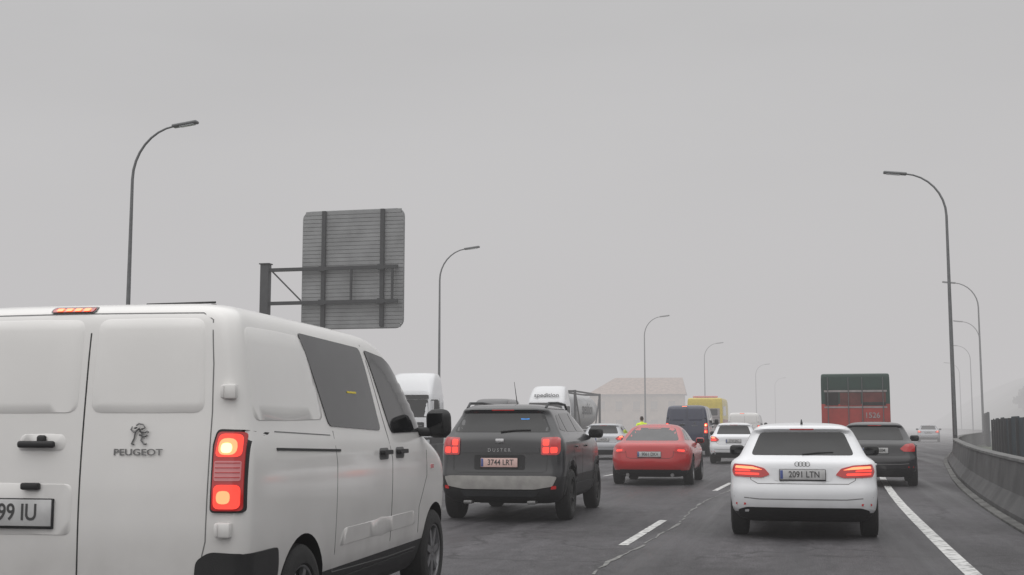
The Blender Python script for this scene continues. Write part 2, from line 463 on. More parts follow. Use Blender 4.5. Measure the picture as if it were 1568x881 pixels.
        tube(r,'roof_antenna',[(0,0.55,1.36),(0,0.45,1.405)],[0.016,0.006],M['plastic'],6)
    return r, bvh

# ------------------------------------------------------------ SUV
def suv(name, loc, yaw, paint='charcoal', sc=(1,1,1)):
    r = empty(name, loc, yaw); r.scale = sc; P = M[paint]; L = 4.34
    S = [
     (0.24,0.35,4.0,0.72,0.2,0.3,0.05,0.1,1),
     (0.31,0.06,4.2,0.84,0.2,0.4,0.07,0.15,1),
     (0.42,0.0,4.3,0.88,0.18,0.5,0.08,0.2,1),
     (0.66,-0.02,4.34,0.90,0.18,0.5,0.09,0.2,0),
     (0.72,0.03,4.33,0.90,0.18,0.5,0.09,0.2,0),
     (0.90,0.04,4.30,0.905,0.18,0.5,0.10,0.2,0),
     (1.05,0.05,4.22,0.90,0.18,0.5,0.10,0.2,0),
     (1.14,0.06,4.05,0.885,0.18,0.5,0.11,0.2,0),
     (1.19,0.09,3.25,0.845,0.18,0.4,0.12,0.15,0),
     (1.24,0.13,3.12,0.81,0.18,0.35,0.11,0.1,0),
     (1.38,0.23,2.85,0.735,0.18,0.3,0.10,0.1,0),
     (1.50,0.33,2.60,0.670,0.18,0.3,0.09,0.1,0),
     (1.54,0.26,2.5,0.65,0.18,0.3,0.08,0.1,0),
     (1.58,0.27,2.4,0.61,0.18,0.3,0.07,0.1,0),
     (1.615,0.38,2.2,0.54,0.18,0.3,0.06,0.1,0),
     (1.635,0.6,2.0,0.42,0.18,0.3,0.05,0.1,0),
    ]
    ax = (0.84, 3.50); wr = 0.36
    body, bvh = slice_body('body', S, [P, M['plastic']], r, post=hoodpost(3.2, L, 1.18, 0.12), axles=ax, wr=wr, W=1.79)
    for y in ax:
        for x in (-0.80,0.80): wheel(r, x, y, wr, 0.22, 5, 'rimdark' )
    D = lambda n,p,a,m,**k: decal(r,bvh,n,p,a,m,**k)
    D('rear_window', rp([(-0.70,1.245),(0.70,1.245),(0.57,1.505),(-0.57,1.505)],0.05), 'R', M['glass'])
    D('window_sticker', rect(0.26,0.38,1.42,1.475,0.01), 'R', M['sticker'], off=0.008)
    for a in ('S+','S-'):
        D('quarter_window', rp([(0.50,1.28),(0.86,1.25),(0.90,1.49),(0.72,1.49)],0.04), a, M['glass'])
        D('door_window', rp([(0.95,1.25),(1.78,1.25),(1.76,1.525),(1.0,1.51)],0.04), a, M['glass'])
        D('door_window', rp([(1.85,1.25),(2.98,1.25),(2.50,1.50),(1.84,1.528)],0.04), a, M['glass'])
        D('side_cladding', rp([(1.28,0.34),(3.04,0.34),(3.04,0.50),(1.28,0.50)],0.03), a, M['plastic'], off=0.012)
        for y in ax:
            pts = [(y+(wr*1.14+0.035)*math.cos(t), wr+0.01+(wr*1.14+0.035)*math.sin(t)) for t in [math.radians(x) for x in range(0,181,12)]]
            decal(r,bvh,'arch_cladding',None,a,M['plastic'],off=0.016,skirt=0.02,quads=strip_q(pts,0.07),step=0.2)
        seam(r,bvh,'door_gap',[(1.82,1.22),(1.84,0.7),(1.80,0.5)],a); seam(r,bvh,'door_gap',[(2.95,1.15),(2.97,0.5)],a)
        seam(r,bvh,'door_gap',[(0.95,1.22),(1.05,0.95),(1.28,0.7),(1.29,0.5)],a)
        for y in (1.3,2.25): D('door_handle', rect(y-0.1,y+0.1,1.02,1.05,0.01), a, P, off=0.03, skirt=0.04)
        sx = 1 if a=='S+' else -1
        tube(r,'roof_rail',[(sx*0.57,0.5,1.58),(sx*0.58,0.7,1.655),(sx*0.58,1.5,1.672),(sx*0.57,2.2,1.655),(sx*0.57,2.35,1.59)],0.019,M['galvdark'],8)
    for mm in (lambda p:p, mirx):
        D('tail_lamp', rp(mm([(0.58,0.93),(0.81,0.93),(0.84,0.99),(0.83,1.16),(0.79,1.18),(0.58,1.17)]),0.03), 'R', M['lampred'], off=0.02, skirt=0.05, step=0.04)
        D('tail_lamp_light', rp(mm([(0.605,0.955),(0.69,0.955),(0.69,1.04),(0.605,1.04)]),0.02), 'R', M['lampon'], off=0.026, skirt=0.006, step=0.04)
        D('tail_lamp_light', rp(mm([(0.71,0.955),(0.80,0.96),(0.80,1.04),(0.71,1.04)]),0.02), 'R', M['lampon'], off=0.026, skirt=0.006, step=0.04)
        D('tail_lamp_light', rp(mm([(0.605,1.06),(0.69,1.06),(0.69,1.15),(0.605,1.145)]),0.02), 'R', M['lampon'], off=0.026, skirt=0.006, step=0.04)
        D('tail_lamp_light', rp(mm([(0.71,1.06),(0.80,1.06),(0.79,1.15),(0.71,1.15)]),0.02), 'R', M['lampred'], off=0.026, skirt=0.006, step=0.04)
        D('rear_reflector', rp(mm([(0.72,0.46),(0.79,0.465),(0.79,0.51),(0.73,0.505)]),0.01), 'R', M['lampred'], off=0.03)
        rbox(r,'exhaust_tip',((0.45 if mm is not mirx else -0.45),0.12,0.28),(0.12,0.2,0.05),M['badge'],0.015)
    D('skid_plate', rp([(-0.80,0.63),(-0.74,0.50),(-0.50,0.46),(0.50,0.46),(0.74,0.50),(0.80,0.63),(0.70,0.645),(-0.70,0.645)],0.03), 'R', M['skid'], off=0.015, skirt=0.03)
    D('skid_plate_lower', rp([(-0.50,0.36),(0.50,0.36),(0.56,0.44),(-0.56,0.44)],0.02), 'R', M['galvdark'], off=0.02, skirt=0.03)
    D('plate_recess', rp([(-0.36,0.73),(0.36,0.73),(0.36,0.93),(-0.36,0.93)],0.03), 'R', M['plastic'], off=0.006)
    D('tailgate_trim', rp([(-0.56,0.96),(0.56,0.96),(0.56,1.03),(-0.56,1.03)],0.01), 'R', P, off=0.02, skirt=0.03)
    plate(r,bvh,0.0,0.825,'3744 LRT', pm='platepink', h=0.125)
    text(r,'badge_lettering','D U S T E R',0.065,(0,hit_y(bvh,0,0.995)-0.028,0.995),M['chrome'])
    rbox(r,'badge_emblem',(0,hit_y(bvh,0,1.12)-0.01,1.12),(0.12,0.015,0.065),M['chrome'],0.028,seg=3)
    tube(r,'rear_wiper',[(0,hit_y(bvh,0,1.25)-0.02,1.25),(0.2,hit_y(bvh,0.2,1.275)-0.02,1.27),(0.42,hit_y(bvh,0.42,1.28)-0.02,1.275)],0.010,M['plastic'],6)
    D('high_brake_lamp', rect(-0.16,0.16,1.545,1.56,0.005), 'R', M['lampred'])
    seam(r,bvh,'tailgate_gap',[(-0.68,1.2),(-0.66,0.72),(-0.6,0.69),(0.6,0.69),(0.66,0.72),(0.68,1.2)],'R')
    mirror_door(r, 0.84, 2.92, 1.22, M['plastic'], 1.15)
    tube(r,'radio_antenna',[(-0.12,1.9,1.64),(-0.13,1.7,2.0)],[0.008,0.003],M['plastic'],6)
    return r

# ------------------------------------------------------------ low coupe
def coupe(name, loc, yaw, paint='red', sc=(1,1,1)):
    r = empty(name, loc, yaw); r.scale = sc; P = M[paint]; L = 4.4
    S = [
     (0.18,0.35,4.1,0.70,0.25,0.3,0.1,0.1,1),
     (0.24,0.12,4.3,0.80,0.28,0.4,0.12,0.15,1),
     (0.33,0.03,4.34,0.87,0.34,0.5,0.16,0.2,0),
     (0.50,-0.02,4.4,0.91,0.36,0.5,0.19,0.2,0),
     (0.62,0.0,4.38,0.92,0.36,0.5,0.20,0.2,0),
     (0.78,0.03,4.34,0.91,0.36,0.5,0.20,0.2,0),
     (0.88,0.05,4.2,0.875,0.34,0.5,0.20,0.2,0),
     (0.93,0.07,4.0,0.82,0.32,0.5,0.20,0.2,0),
     (0.965,0.20,3.25,0.765,0.28,0.4,0.14,0.15,0),
     (0.99,0.42,3.1,0.735,0.27,0.35,0.13,0.12,0),
     (1.10,0.70,2.85,0.69,0.25,0.3,0.11,0.1,0),
     (1.20,0.98,2.58,0.64,0.24,0.3,0.09,0.1,0),
     (1.29,1.22,2.35,0.57,0.23,0.3,0.07,0.1,0),
     (1.345,1.42,2.15,0.48,0.22,0.3,0.05,0.1,0),
     (1.365,1.60,2.0,0.34,0.2,0.3,0.05,0.1,0),
    ]
    ax = (0.90, 3.45); wr = 0.33
    body, bvh = slice_body('body', S, [P, M['plastic']], r, post=hoodpost(3.2, L, 0.95, 0.16), axles=ax, wr=wr, W=1.80)
    for y in ax:
        for x in (-0.80,0.80): wheel(r, x, y, wr, 0.225)
    D = lambda n,p,a,m,**k: decal(r,bvh,n,p,a,m,**k)
    D('rear_window', rp([(-0.62,1.0),(0.62,1.0),(0.47,1.29),(-0.47,1.29)],0.06), 'R', M['glass2'])
    for a in ('S+','S-'):
        D('quarter_window', rp([(0.98,1.02),(1.62,1.0),(1.60,1.24),(1.42,1.24)],0.05), a, M['glass'])
        D('door_window', rp([(1.68,1.0),(2.95,1.0),(2.35,1.23),(1.66,1.255)],0.04), a, M['glass'])
        seam(r,bvh,'door_gap',[(1.62,0.98),(1.60,0.4)],a); seam(r,bvh,'door_gap',[(2.95,0.9),(2.97,0.4)],a)
        D('door_handle', rect(1.68,1.88,0.83,0.855,0.01), a, P, off=0.03, skirt=0.04)
    for mm in (lambda p:p, mirx):
        D('tail_lamp', rp(mm([(0.54,0.75),(0.80,0.72),(0.83,0.78),(0.78,0.865),(0.60,0.86)]),0.03), 'R', M['lampred'], off=0.012, skirt=0.03, step=0.04)
        D('tail_lamp_light', rp(mm([(0.62,0.77),(0.77,0.755),(0.77,0.80),(0.62,0.81)]),0.02), 'R', M['lampon'], off=0.018, skirt=0.005, step=0.04)
        tube(r,'exhaust',[((0.5 if mm is not mirx else -0.5),0.10,0.24),((0.5 if mm is not mirx else -0.5),0.3,0.24)],0.04,M['badge'],10)
    plate(r,bvh,0,0.70,'9061 DKV',h=0.115)
    seam(r,bvh,'boot_gap',[(-0.56,0.92),(-0.52,0.64),(-0.44,0.61),(0.44,0.61),(0.52,0.64),(0.56,0.92)],'R')
    D('rear_valance', rp([(-0.62,0.21),(0.62,0.21),(0.70,0.36),(-0.70,0.36)],0.03), 'R', M['plastic'], off=0.012)
    D('high_brake_lamp', rect(-0.15,0.15,1.262,1.275,0.004), 'R', M['lampred'], off=0.008)
    mirror_door(r, 0.82, 2.8, 0.98, P)
    return r

# ------------------------------------------------------------ panel van
def panel_van(name, loc, yaw, paint='white', near=True, sc=(1,1,1)):
    r = empty(name, loc, yaw); r.scale = sc; P = M[paint]; L = 4.75
    Z = 0.062
    S = [
     (0.22,0.20,4.4,0.80,0.1,0.3,0.03,0.1,1),
     (0.30,0.04,4.6,0.90,0.10,0.4,0.03,0.15,1),
     (0.50,0.0,4.72,0.945,0.09,0.5,0.03,0.2,0),
     (0.53,0.01,4.72,0.948,0.09,0.5,0.03,0.2,0),
     (0.75,0.0,4.75,0.96,0.09,0.5,0.03,0.2,0),
     (0.98,0.0,4.73,0.965,0.09,0.5,0.03,0.2,0),
     (1.10,0.005,4.60,0.962,0.09,0.5,0.03,0.2,0),
     (1.20,0.01,4.25,0.957,0.09,0.5,0.03,0.2,0),
     (1.27,0.015,3.95,0.945,0.09,0.4,0.03,0.2,0),
     (1.34,0.02,3.84,0.932,0.09,0.35,0.03,0.15,0),
     (1.52,0.035,3.58,0.905,0.09,0.3,0.03,0.12,0),
     (1.70+Z/2,0.055,3.26,0.872,0.10,0.3,0.03,0.1,0),
     (1.81+Z,0.075,3.02,0.84,0.11,0.3,0.03,0.1,0),
     (1.875+Z,0.105,2.80,0.80,0.12,0.3,0.03,0.1,0),
     (1.91+Z,0.17,2.55,0.725,0.14,0.3,0.03,0.1,0),
     (1.925+Z,0.28,2.30,0.62,0.14,0.3,0.03,0.1,0),
    ]
    ax = (0.86, 3.86); wr = 0.335
    body, bvh = slice_body('body', S, [P, M['plastic']], r, axles=ax, wr=wr, W=1.92, sub=2 if near else 1, taper=0.012)
    for y in ax:
        for x in (-0.845,0.845): wheel(r, x, y, wr, 0.215, 7, 'rim')
    D = lambda n,p,a,m,**k: decal(r,bvh,n,p,a,m,**k)
    sm = 0.045
    D('door_panel', rp([(0.085,1.40),(0.70,1.40),(0.665,1.885),(0.09,1.885)],0.06), 'R', P, off=0.0035, flare=0.009, step=0.05)
    D('door_panel', rp([(-0.72,1.40),(-0.0,1.40),(-0.0,1.885),(-0.68,1.885)],0.06), 'R', P, off=0.0035, flare=0.009, step=0.05)
    seam(r,bvh,'door_gap',[(sm,1.935),(sm,1.4),(sm,0.9),(sm,0.55)],'R',w=0.008)
    seam(r,bvh,'door_frame_gap',[(sm,0.55),(0.66,0.55),(0.70,0.60),(0.735,0.75),(0.74,1.0),(0.745,1.4),(0.735,1.65),(0.71,1.88),(0.65,1.918),(0.0,1.921),(-0.65,1.918),(-0.71,1.88),(-0.745,1.4),(-0.735,0.7),(-0.66,0.55),(sm,0.55)],'R',w=0.006,m=M['seamw'])
    D('plate_recess', rp([(-0.72,0.775),(0.0,0.775),(0.0,1.03),(-0.72,1.03)],0.04), 'R', P, off=0.0035, flare=0.009)
    for mm in (lambda p:p, mirx):
        D('tail_lamp_housing', rp(mm([(0.760,0.895),(0.935,0.895),(0.935,1.31),(0.785,1.315),(0.763,1.24)]),0.025), 'R', M['rimdark'], off=0.014, skirt=0.05, step=0.03)
        D('tail_lamp', rp(mm([(0.770,0.905),(0.925,0.905),(0.925,1.30),(0.793,1.302),(0.775,1.235)]),0.02), 'R', M['lampred'], off=0.022, skirt=0.01, step=0.03)
        D('tail_lamp_light', rp(mm([(0.782,1.175),(0.915,1.175),(0.915,1.29),(0.802,1.292)]),0.03), 'R', M['lampon'], off=0.028, skirt=0.006, step=0.03)
        D('tail_lamp_core', rp(mm([(0.797,1.185),(0.895,1.185),(0.895,1.268),(0.808,1.27)]),0.045), 'R', M['lamphot'], off=0.033, skirt=0.004, step=0.03)
        D('tail_lamp_bulb', rp(mm([(0.815,1.195),(0.872,1.195),(0.872,1.245),(0.818,1.245)]),0.025), 'R', M['lampcore'], off=0.036, skirt=0.003)
        D('tail_lamp_clear', rp(mm([(0.782,1.055),(0.915,1.055),(0.915,1.155),(0.782,1.155)]),0.01), 'R', M['lampclear'], off=0.028, skirt=0.006, step=0.03)
        for k in range(4): D('lens_rib', rp(mm([(0.787,1.07+k*0.024),(0.912,1.07+k*0.024),(0.912,1.075+k*0.024),(0.787,1.075+k*0.024)]),0.002), 'R', M['lampred'], off=0.031, skirt=0.003, step=0.03)
        D('tail_lamp_light', rp(mm([(0.782,0.915),(0.915,0.915),(0.915,1.035),(0.782,1.035)]),0.03), 'R', M['lampon'], off=0.028, skirt=0.006, step=0.03)
        D('tail_lamp_core', rp(mm([(0.80,0.94),(0.87,0.94),(0.87,1.005),(0.80,1.005)]),0.035), 'R', M['lamphot'], off=0.033, skirt=0.004, step=0.03)
        sx = 1 if mm is not mirx else -1
        for z in (1.505,0.81):
            yy = hit_y(bvh, sx*0.80, z)
            rbox(r,'door_hinge',(sx*0.835,yy-0.012,z),(0.080,0.045,0.075),P,0.010)
            rbox(r,'hinge_knuckle',(sx*0.805,yy-0.034,z),(0.020,0.020,0.068),P,0.008)
        D('bumper_corner', rp(mm([(0.66,0.25),(0.92,0.25),(0.938,0.69),(0.76,0.70),(0.69,0.655)]),0.03), 'R', M['plastic'], off=0.014, skirt=0.05, step=0.03)
    D('rear_bumper', rp([(-0.88,0.25),(0.88,0.25),(0.88,0.52),(-0.88,0.52)],0.03), 'R', M['plastic'], off=0.045, skirt=0.06)
    LX = -0.085
    D('high_brake_lamp_frame', rect(LX-0.13,LX+0.13,1.928,1.962,0.015), 'R', M['seamw'], off=0.012, skirt=0.05)
    D('high_brake_lamp', rect(LX-0.12,LX+0.12,1.932,1.958,0.012), 'R', M['lampred'], off=0.018, skirt=0.05)
    for k in range(4): D('high_brake_led', rect(LX-0.095+k*0.052,LX-0.06+k*0.052,1.937,1.954,0.006), 'R', M['lamphot'], off=0.023, skirt=0.01)
    D('door_handle_recess', rp([(-0.32,1.205),(-0.06,1.205),(-0.05,1.255),(-0.07,1.285),(-0.30,1.285)],0.03), 'R', P, off=0.003, flare=0.009)
    y = hit_y(bvh,-0.2,1.24)
    rbox(r,'rear_door_handle',(-0.195,y-0.035,1.235),(0.21,0.03,0.036),M['plastic'],0.014,seg=3)
    rbox(r,'handle_lock',(-0.18,y-0.01,1.26),(0.05,0.03,0.045),M['plastic'],0.015,seg=3)
    rbox(r,'rear_camera',(-0.22,hit_y(bvh,-0.22,1.02)-0.02,1.02),(0.10,0.04,0.036),M['plastic'],0.01)  # black rear camera above the plate
    plate(r,bvh,-0.355,0.885,'6799 IU' if near else '0451 KL',w=0.52,h=0.135,band=False)
    yb = hit_y(bvh,0.38,1.22)-0.006
    text(r,'badge_lettering','PEUGEOT',0.046,(0.36,yb-0.003,1.195),M['badge'],sx=1.35)
    bm = bmesh.new()
    for a in ([(-.02,.05),(-.005,.06),(.02,.055),(.032,.038),(.01,.03)],[(.0,.035),(-.025,.015),(-.03,-.02),(-.045,-.05),(-.03,-.052)],[(.0,.03),(.018,.0),(.01,-.03),(.03,-.05),(.042,-.048)],[(-.0,.02),(.03,.012),(.045,.02),(.052,.012)],[(.0,.0),(.03,-.008),(.045,-.002)],[(-.03,.012),(-.05,.028),(-.042,.045)],[(-.015,.04),(-.03,.035)]):
        tube_bm(bm,[(0.365+p[0]*0.95,yb-0.001,1.285+p[1]*0.95) for p in a],0.0045,6)
    obj_from_bm('badge_emblem',bm,[M['badge']],r)
    for a in ('S+','S-'):
        D('side_panel', rp([(0.16,1.36),(1.22,1.37),(1.02,1.85),(0.20,1.85)],0.08), a, P, off=0.0035, flare=0.012)
        D('rear_side_window', rp([(1.30,1.33),(2.36,1.30),(2.14,1.855),(0.98,1.875)],0.05), a, M['glass2'], off=0.006)
        if near and a=='S+': D('window_sticker', rp([(1.72,1.54),(1.90,1.54),(1.90,1.552),(1.72,1.552)],0.004), a, M['stickery'], off=0.010)
        D('front_door_window', rp([(2.24,1.85),(2.68,1.82),(3.02,1.73),(3.34,1.55),(3.66,1.33),(3.58,1.29),(2.62,1.28)],0.05), a, M['glass'], off=0.006)
        D('slide_rail', rp([(0.42,1.200),(1.46,1.174),(1.46,1.188),(0.42,1.214)],0.004), a, M['seam'], off=0.006)
        seam(r,bvh,'rail_edge',[(0.42,1.30),(1.3,1.275)],a,m=M['seamw'],w=0.006)
        seam(r,bvh,'door_gap',[(1.36,1.30),(1.40,1.1),(1.40,0.45)],a,m=M['seamw'],w=0.006)
        seam(r,bvh,'door_gap',[(2.20,1.88),(2.52,1.25),(2.60,1.1),(2.60,0.42)],a,w=0.007)
        seam(r,bvh,'door_gap',[(3.55,1.26),(3.56,0.95),(3.35,0.72),(3.35,0.42)],a,w=0.007)
        seam(r,bvh,'door_gap',[(1.40,0.45),(2.6,0.42),(3.35,0.42)],a,m=M['seamw'],w=0.006)
        D('side_crease', rp([(1.48,0.60),(3.25,0.60),(3.20,0.70),(1.56,0.70)],0.05), a, P, off=0.003, flare=0.025)
        D('sill_cladding', rp([(1.34,0.26),(3.35,0.26),(3.35,0.40),(1.34,0.40)],0.04), a, M['plastic'], off=0.02, skirt=0.06)
        D('rear_corner_cladding', rp([(0.05,0.28),(0.40,0.28),(0.44,0.40),(0.46,0.60),(0.44,0.69),(0.04,0.69)],0.03), a, M['plastic'], off=0.014, skirt=0.05, step=0.03)
        D('side_repeater', rect(3.68,3.76,1.0,1.03,0.01), a, M['lampclear'], off=0.006)
        for y in (2.40,2.80):
            D('handle_recess', rp([(y-0.12,1.10),(y+0.1,1.10),(y+0.1,1.18),(y-0.12,1.18)],0.035), a, M['seamw'], off=0.003)
            D('door_handle', rect(y-0.11,y+0.09,1.135,1.165,0.012), a, M['plastic'], off=0.04, skirt=0.035)
        sx = 1 if a=='S+' else -1
        rbox(r,'door_mirror',(sx*1.08,3.46,1.35),(0.19,0.15,0.22),M['plastic'],0.065,rot=(0.1,0,-sx*0.2),seg=4)
        rbox(r,'mirror_glass',(sx*1.07,3.385,1.35),(0.13,0.01,0.16),M['glass'],0.004,rot=(0.1,0,-sx*0.2))
        rbox(r,'mirror_stalk',(sx*0.965,3.44,1.285),(0.14,0.12,0.07),M['plastic'],0.03,seg=3)
    if near:
        tube(r,'roof_bar',[(-0.10,0.95,2.055),(0.34,0.95,2.06)],0.006,M['plastic'],8)
        boxes(r,'roof_bar_feet',[((-0.09,0.95,2.02),(0.02,0.03,0.06)),((0.33,0.95,2.02),(0.02,0.03,0.06))],M['plastic'])
    return r

panel_van('panel_van', (-3.685,5.77,0), 2.5)
hatchback('hatchback_car', (-0.04,15.05,0), -0.3)
suv('suv_car', (-4.14,16.85,0), 1.5)
coupe('coupe_car', (-3.40,27.9,0), 0.2)
hatchback('hatchback_car', (1.5,28.6,0), -2.5, paint='black_paint', detail=False, sc=(1.03,1,1.04), txt='4410 HBM', lit=False, style=1)
hatchback('hatchback_car', (-2.45,44.5,0), 0, paint='white2', detail=False, sc=(1.0,1,1.06), txt='7731 JXC', style=1)
hatchback('hatchback_car', (-7.75,48.5,0), 1.0, paint='silver', detail=False, sc=(1.02,1,1.05), txt='1160 FZP', style=1)
panel_van('passenger_van', (-5.0,54.5,0), 0, paint='blue', near=False, sc=(0.98,1,1.12))
panel_van('panel_van', (-3.4,72.5,0), -1, paint='white', near=False, sc=(1,1,1.05))
panel_van('panel_van', (-15.3,63.5,0), 180, paint='black_paint', near=False, sc=(1.0,1,1.36))
hatchback('hatchback_car', (9.9,108,0), -6, paint='silver', detail=False, sc=(1.02,1,1.05), txt='1160 FZP', style=1)

# ------------------------------------------------------------ lorries (cab front at local y=0, facing -Y)
def lorry(name, loc, yaw, paint, tank=True, letters=False):
    r = empty(name, loc, yaw); P = M[paint]
    S = [
     (0.35,0.15,2.1,1.15,0.2,0.1,0.05,0,1),
     (0.45,0.03,2.2,1.22,0.2,0.1,0.06,0,1),
     (0.75,0.0,2.25,1.24,0.2,0.1,0.06,0,0),
     (1.5,0.0,2.25,1.24,0.2,0.1,0.06,0,0),
     (1.75,0.02,2.25,1.24,0.2,0.1,0.06,0,0),
     (2.3,0.12,2.25,1.22,0.2,0.1,0.06,0,0),
     (2.75,0.22,2.25,1.19,0.2,0.1,0.06,0,0),
     (2.9,0.32,2.25,1.15,0.2,0.1,0.06,0,0),
     (3.3,0.62,2.25,1.10,0.3,0.1,0.06,0,0),
     (3.65,0.98,2.25,1.02,0.35,0.1,0.06,0,0),
     (3.78,1.3,2.2,0.9,0.4,0.1,0.06,0,0)]
    body, bvh = slice_body('cab', S, [P, M['plastic']], r)
    D = lambda n,p,a,m,**k: decal(r,bvh,n,p,a,m,**k)
    D('windscreen', rp([(-1.08,1.72),(1.08,1.72),(1.02,2.52),(-1.02,2.52)],0.1), 'R', M['glass'], step=0.2)
    D('sun_visor', rp([(-1.05,2.56),(1.05,2.56),(1.02,2.74),(-1.02,2.74)],0.05), 'R', M['plastic'], off=0.12, skirt=0.12, step=0.2)
    D('grille', rp([(-0.85,0.75),(0.85,0.75),(0.9,1.5),(-0.9,1.5)],0.08), 'R', M['plastic'], off=0.02, step=0.2)
    for k in range(4): D('grille_bar', rect(-0.8,0.8,0.85+k*0.16,0.89+k*0.16,0.01), 'R', M['galv'], off=0.04, skirt=0.03, step=0.3)
    for mm in (lambda p:p, mirx):
        D('headlamp', rp(mm([(0.72,0.5),(1.12,0.5),(1.14,0.72),(0.76,0.68)]),0.04), 'R', M['headlamp'], off=0.02)
        sx = 1 if mm is not mirx else -1
        rbox(r,'mirror',(sx*1.42,0.15,2.1),(0.18,0.18,0.85),M['plastic'],0.05)
        rbox(r,'mirror_arm',(sx*1.30,0.25,2.5),(0.3,0.05,0.05),M['plastic'],0.01)
        rbox(r,'mirror_arm',(sx*1.30,0.25,1.75),(0.3,0.05,0.05),M['plastic'],0.01)
    if letters: text(r,'cab_lettering','spedition',0.42,(0,0.46,3.2),M['galvdark'],rot=(math.radians(52),0,0))
    for a in ('S+','S-'):
        D('side_window', rp([(0.45,1.75),(1.35,1.75),(1.35,2.5),(0.6,2.5)],0.08), a, M['glass'])
        seam(r,bvh,'door_gap',[(1.42,2.6),(1.42,0.9)],a,w=0.02)
    Lc = 13 if tank else 5.5
    boxes(r,'chassis',[((-0.4,0.5+Lc/2,0.95),(0.1,Lc,0.25)),((0.4,0.5+Lc/2,0.95),(0.1,Lc,0.25)),((0,0.45+Lc,0.8),(2.3,0.1,0.12))],M['galvdark'])
    for y in ((1.4,4.6,10.2,11.5,12.8) if tank else (1.4,4.9)):
        for x in (-1.05,1.05): wheel(r,x,y,0.5,0.32,6,'rim')
    if tank:
        bm = bmesh.new()
        y0, y1, R, zc = 4.0, 13.2, 1.12, 2.35
        prof = [(0,0.02),(0.03,R*0.5),(0.12,R*0.85),(0.3,R)]
        n = 32; rings = []
        full = [(y0+a,rr) for a,rr in prof]+[(y1-a,rr) for a,rr in prof[::-1]]
        for yy,rr in full:
            rings.append([bm.verts.new((rr*math.cos(2*math.pi*k/n), yy, zc+rr*math.sin(2*math.pi*k/n))) for k in range(n)])
        for i in range(len(rings)-1):
            for k in range(n): bm.faces.new((rings[i][k],rings[i+1][k],rings[i+1][(k+1)%n],rings[i][(k+1)%n]))
        bmesh.ops.recalc_face_normals(bm, faces=bm.faces)
        obj_from_bm('tank', bm, [M['tank']], r, sharp=40)
        fr = []
        for yy in (3.7,13.4):
            fr += [((-1.18,yy,2.35),(0.14,0.18,2.5)),((1.18,yy,2.35),(0.14,0.18,2.5)),((0,yy,3.52),(2.2,0.15,0.14)),((0,yy,1.18),(2.2,0.15,0.16))]
        fr += [((sx*1.18,8.55,1.18),(0.13,9.54,0.14)) for sx in (-1,1)] + [((sx*1.18,8.55,3.52),(0.12,9.54,0.10)) for sx in (-1,1)]
        fr += [((0,8.55,3.53),(0.45,8.8,0.04))]
        boxes(r,'tank_frame',fr,M['galvdark'])
        for sx in (-1,1):
            tube(r,'frame_brace',[(sx*1.18,3.8,3.45),(sx*1.18,5.6,1.25)],0.05,M['galvdark'],6)
            tube(r,'frame_brace',[(sx*1.18,13.3,3.45),(sx*1.18,11.5,1.25)],0.05,M['galvdark'],6)
        text(r,'tank_lettering','spedition',1.1,(1.135,8.6,2.45),M['galvdark'],rot=(math.pi/2,0,math.pi/2))
    return r
lorry('tank_lorry', (-15.3,74.0,0), 0, 'white2', letters=True)
lorry('tractor_lorry', (-17.65,54.0,0), 0, 'white2', tank=False)

def recovery(name, loc):
    r = empty(name, loc); P = M['yellow']
    S = [(0.7,0.02,6.5,1.1,0.06,0.3,0,0.1,0),(0.75,0.0,6.6,1.15,0.06,0.3,0,0.1,0),(2.6,0.0,6.5,1.15,0.06,0.3,0,0.1,0),(3.0,0.02,6.0,1.13,0.08,0.3,0,0.1,0),(3.12,0.06,5.8,1.08,0.1,0.3,0,0.1,0)]
    body, bvh = slice_body('body', S, [P], r)
    D = lambda n,p,a,m,**k: decal(r,bvh,n,p,a,m,**k)
    D('rear_shutter', rect(-0.95,0.95,1.0,2.45,0.05),'R',M['busgrey'],step=0.3)
    D('rear_window', rect(-0.8,0.8,2.0,2.4,0.05),'R',M['glass'],off=0.01,step=0.3)
    for k in range(8): D('shutter_slat', rect(-0.93,0.93,1.1+k*0.11,1.12+k*0.11,0.004),'R',M['seam'],off=0.01,step=0.5)
    for a in ('S+','S-'):
        D('side_window', rect(0.5,3.0,2.0,2.6,0.05),a,M['glass'],step=0.3)
        D('side_stripe', rect(0.3,6.0,1.5,1.75,0.02),a,M['busred'],step=0.5)
    for sx in (-1,1):
        D('tail_lamp', rect(sx*0.98-0.06,sx*0.98+0.06,0.85,1.2,0.02),'R',M['lampon'],off=0.02)
        for y in (1.2,5.3): wheel(r,sx*0.98,y,0.42,0.28,6)
    rbox(r,'beacon_bar',(0,0.6,3.2),(1.6,0.25,0.12),M['lampclear'],0.05)
    rbox(r,'rear_bumper',(0,-0.05,0.6),(2.2,0.15,0.2),M['plastic'],0.03)
    return r
recovery('recovery_truck', (-6.2,80.5,0))

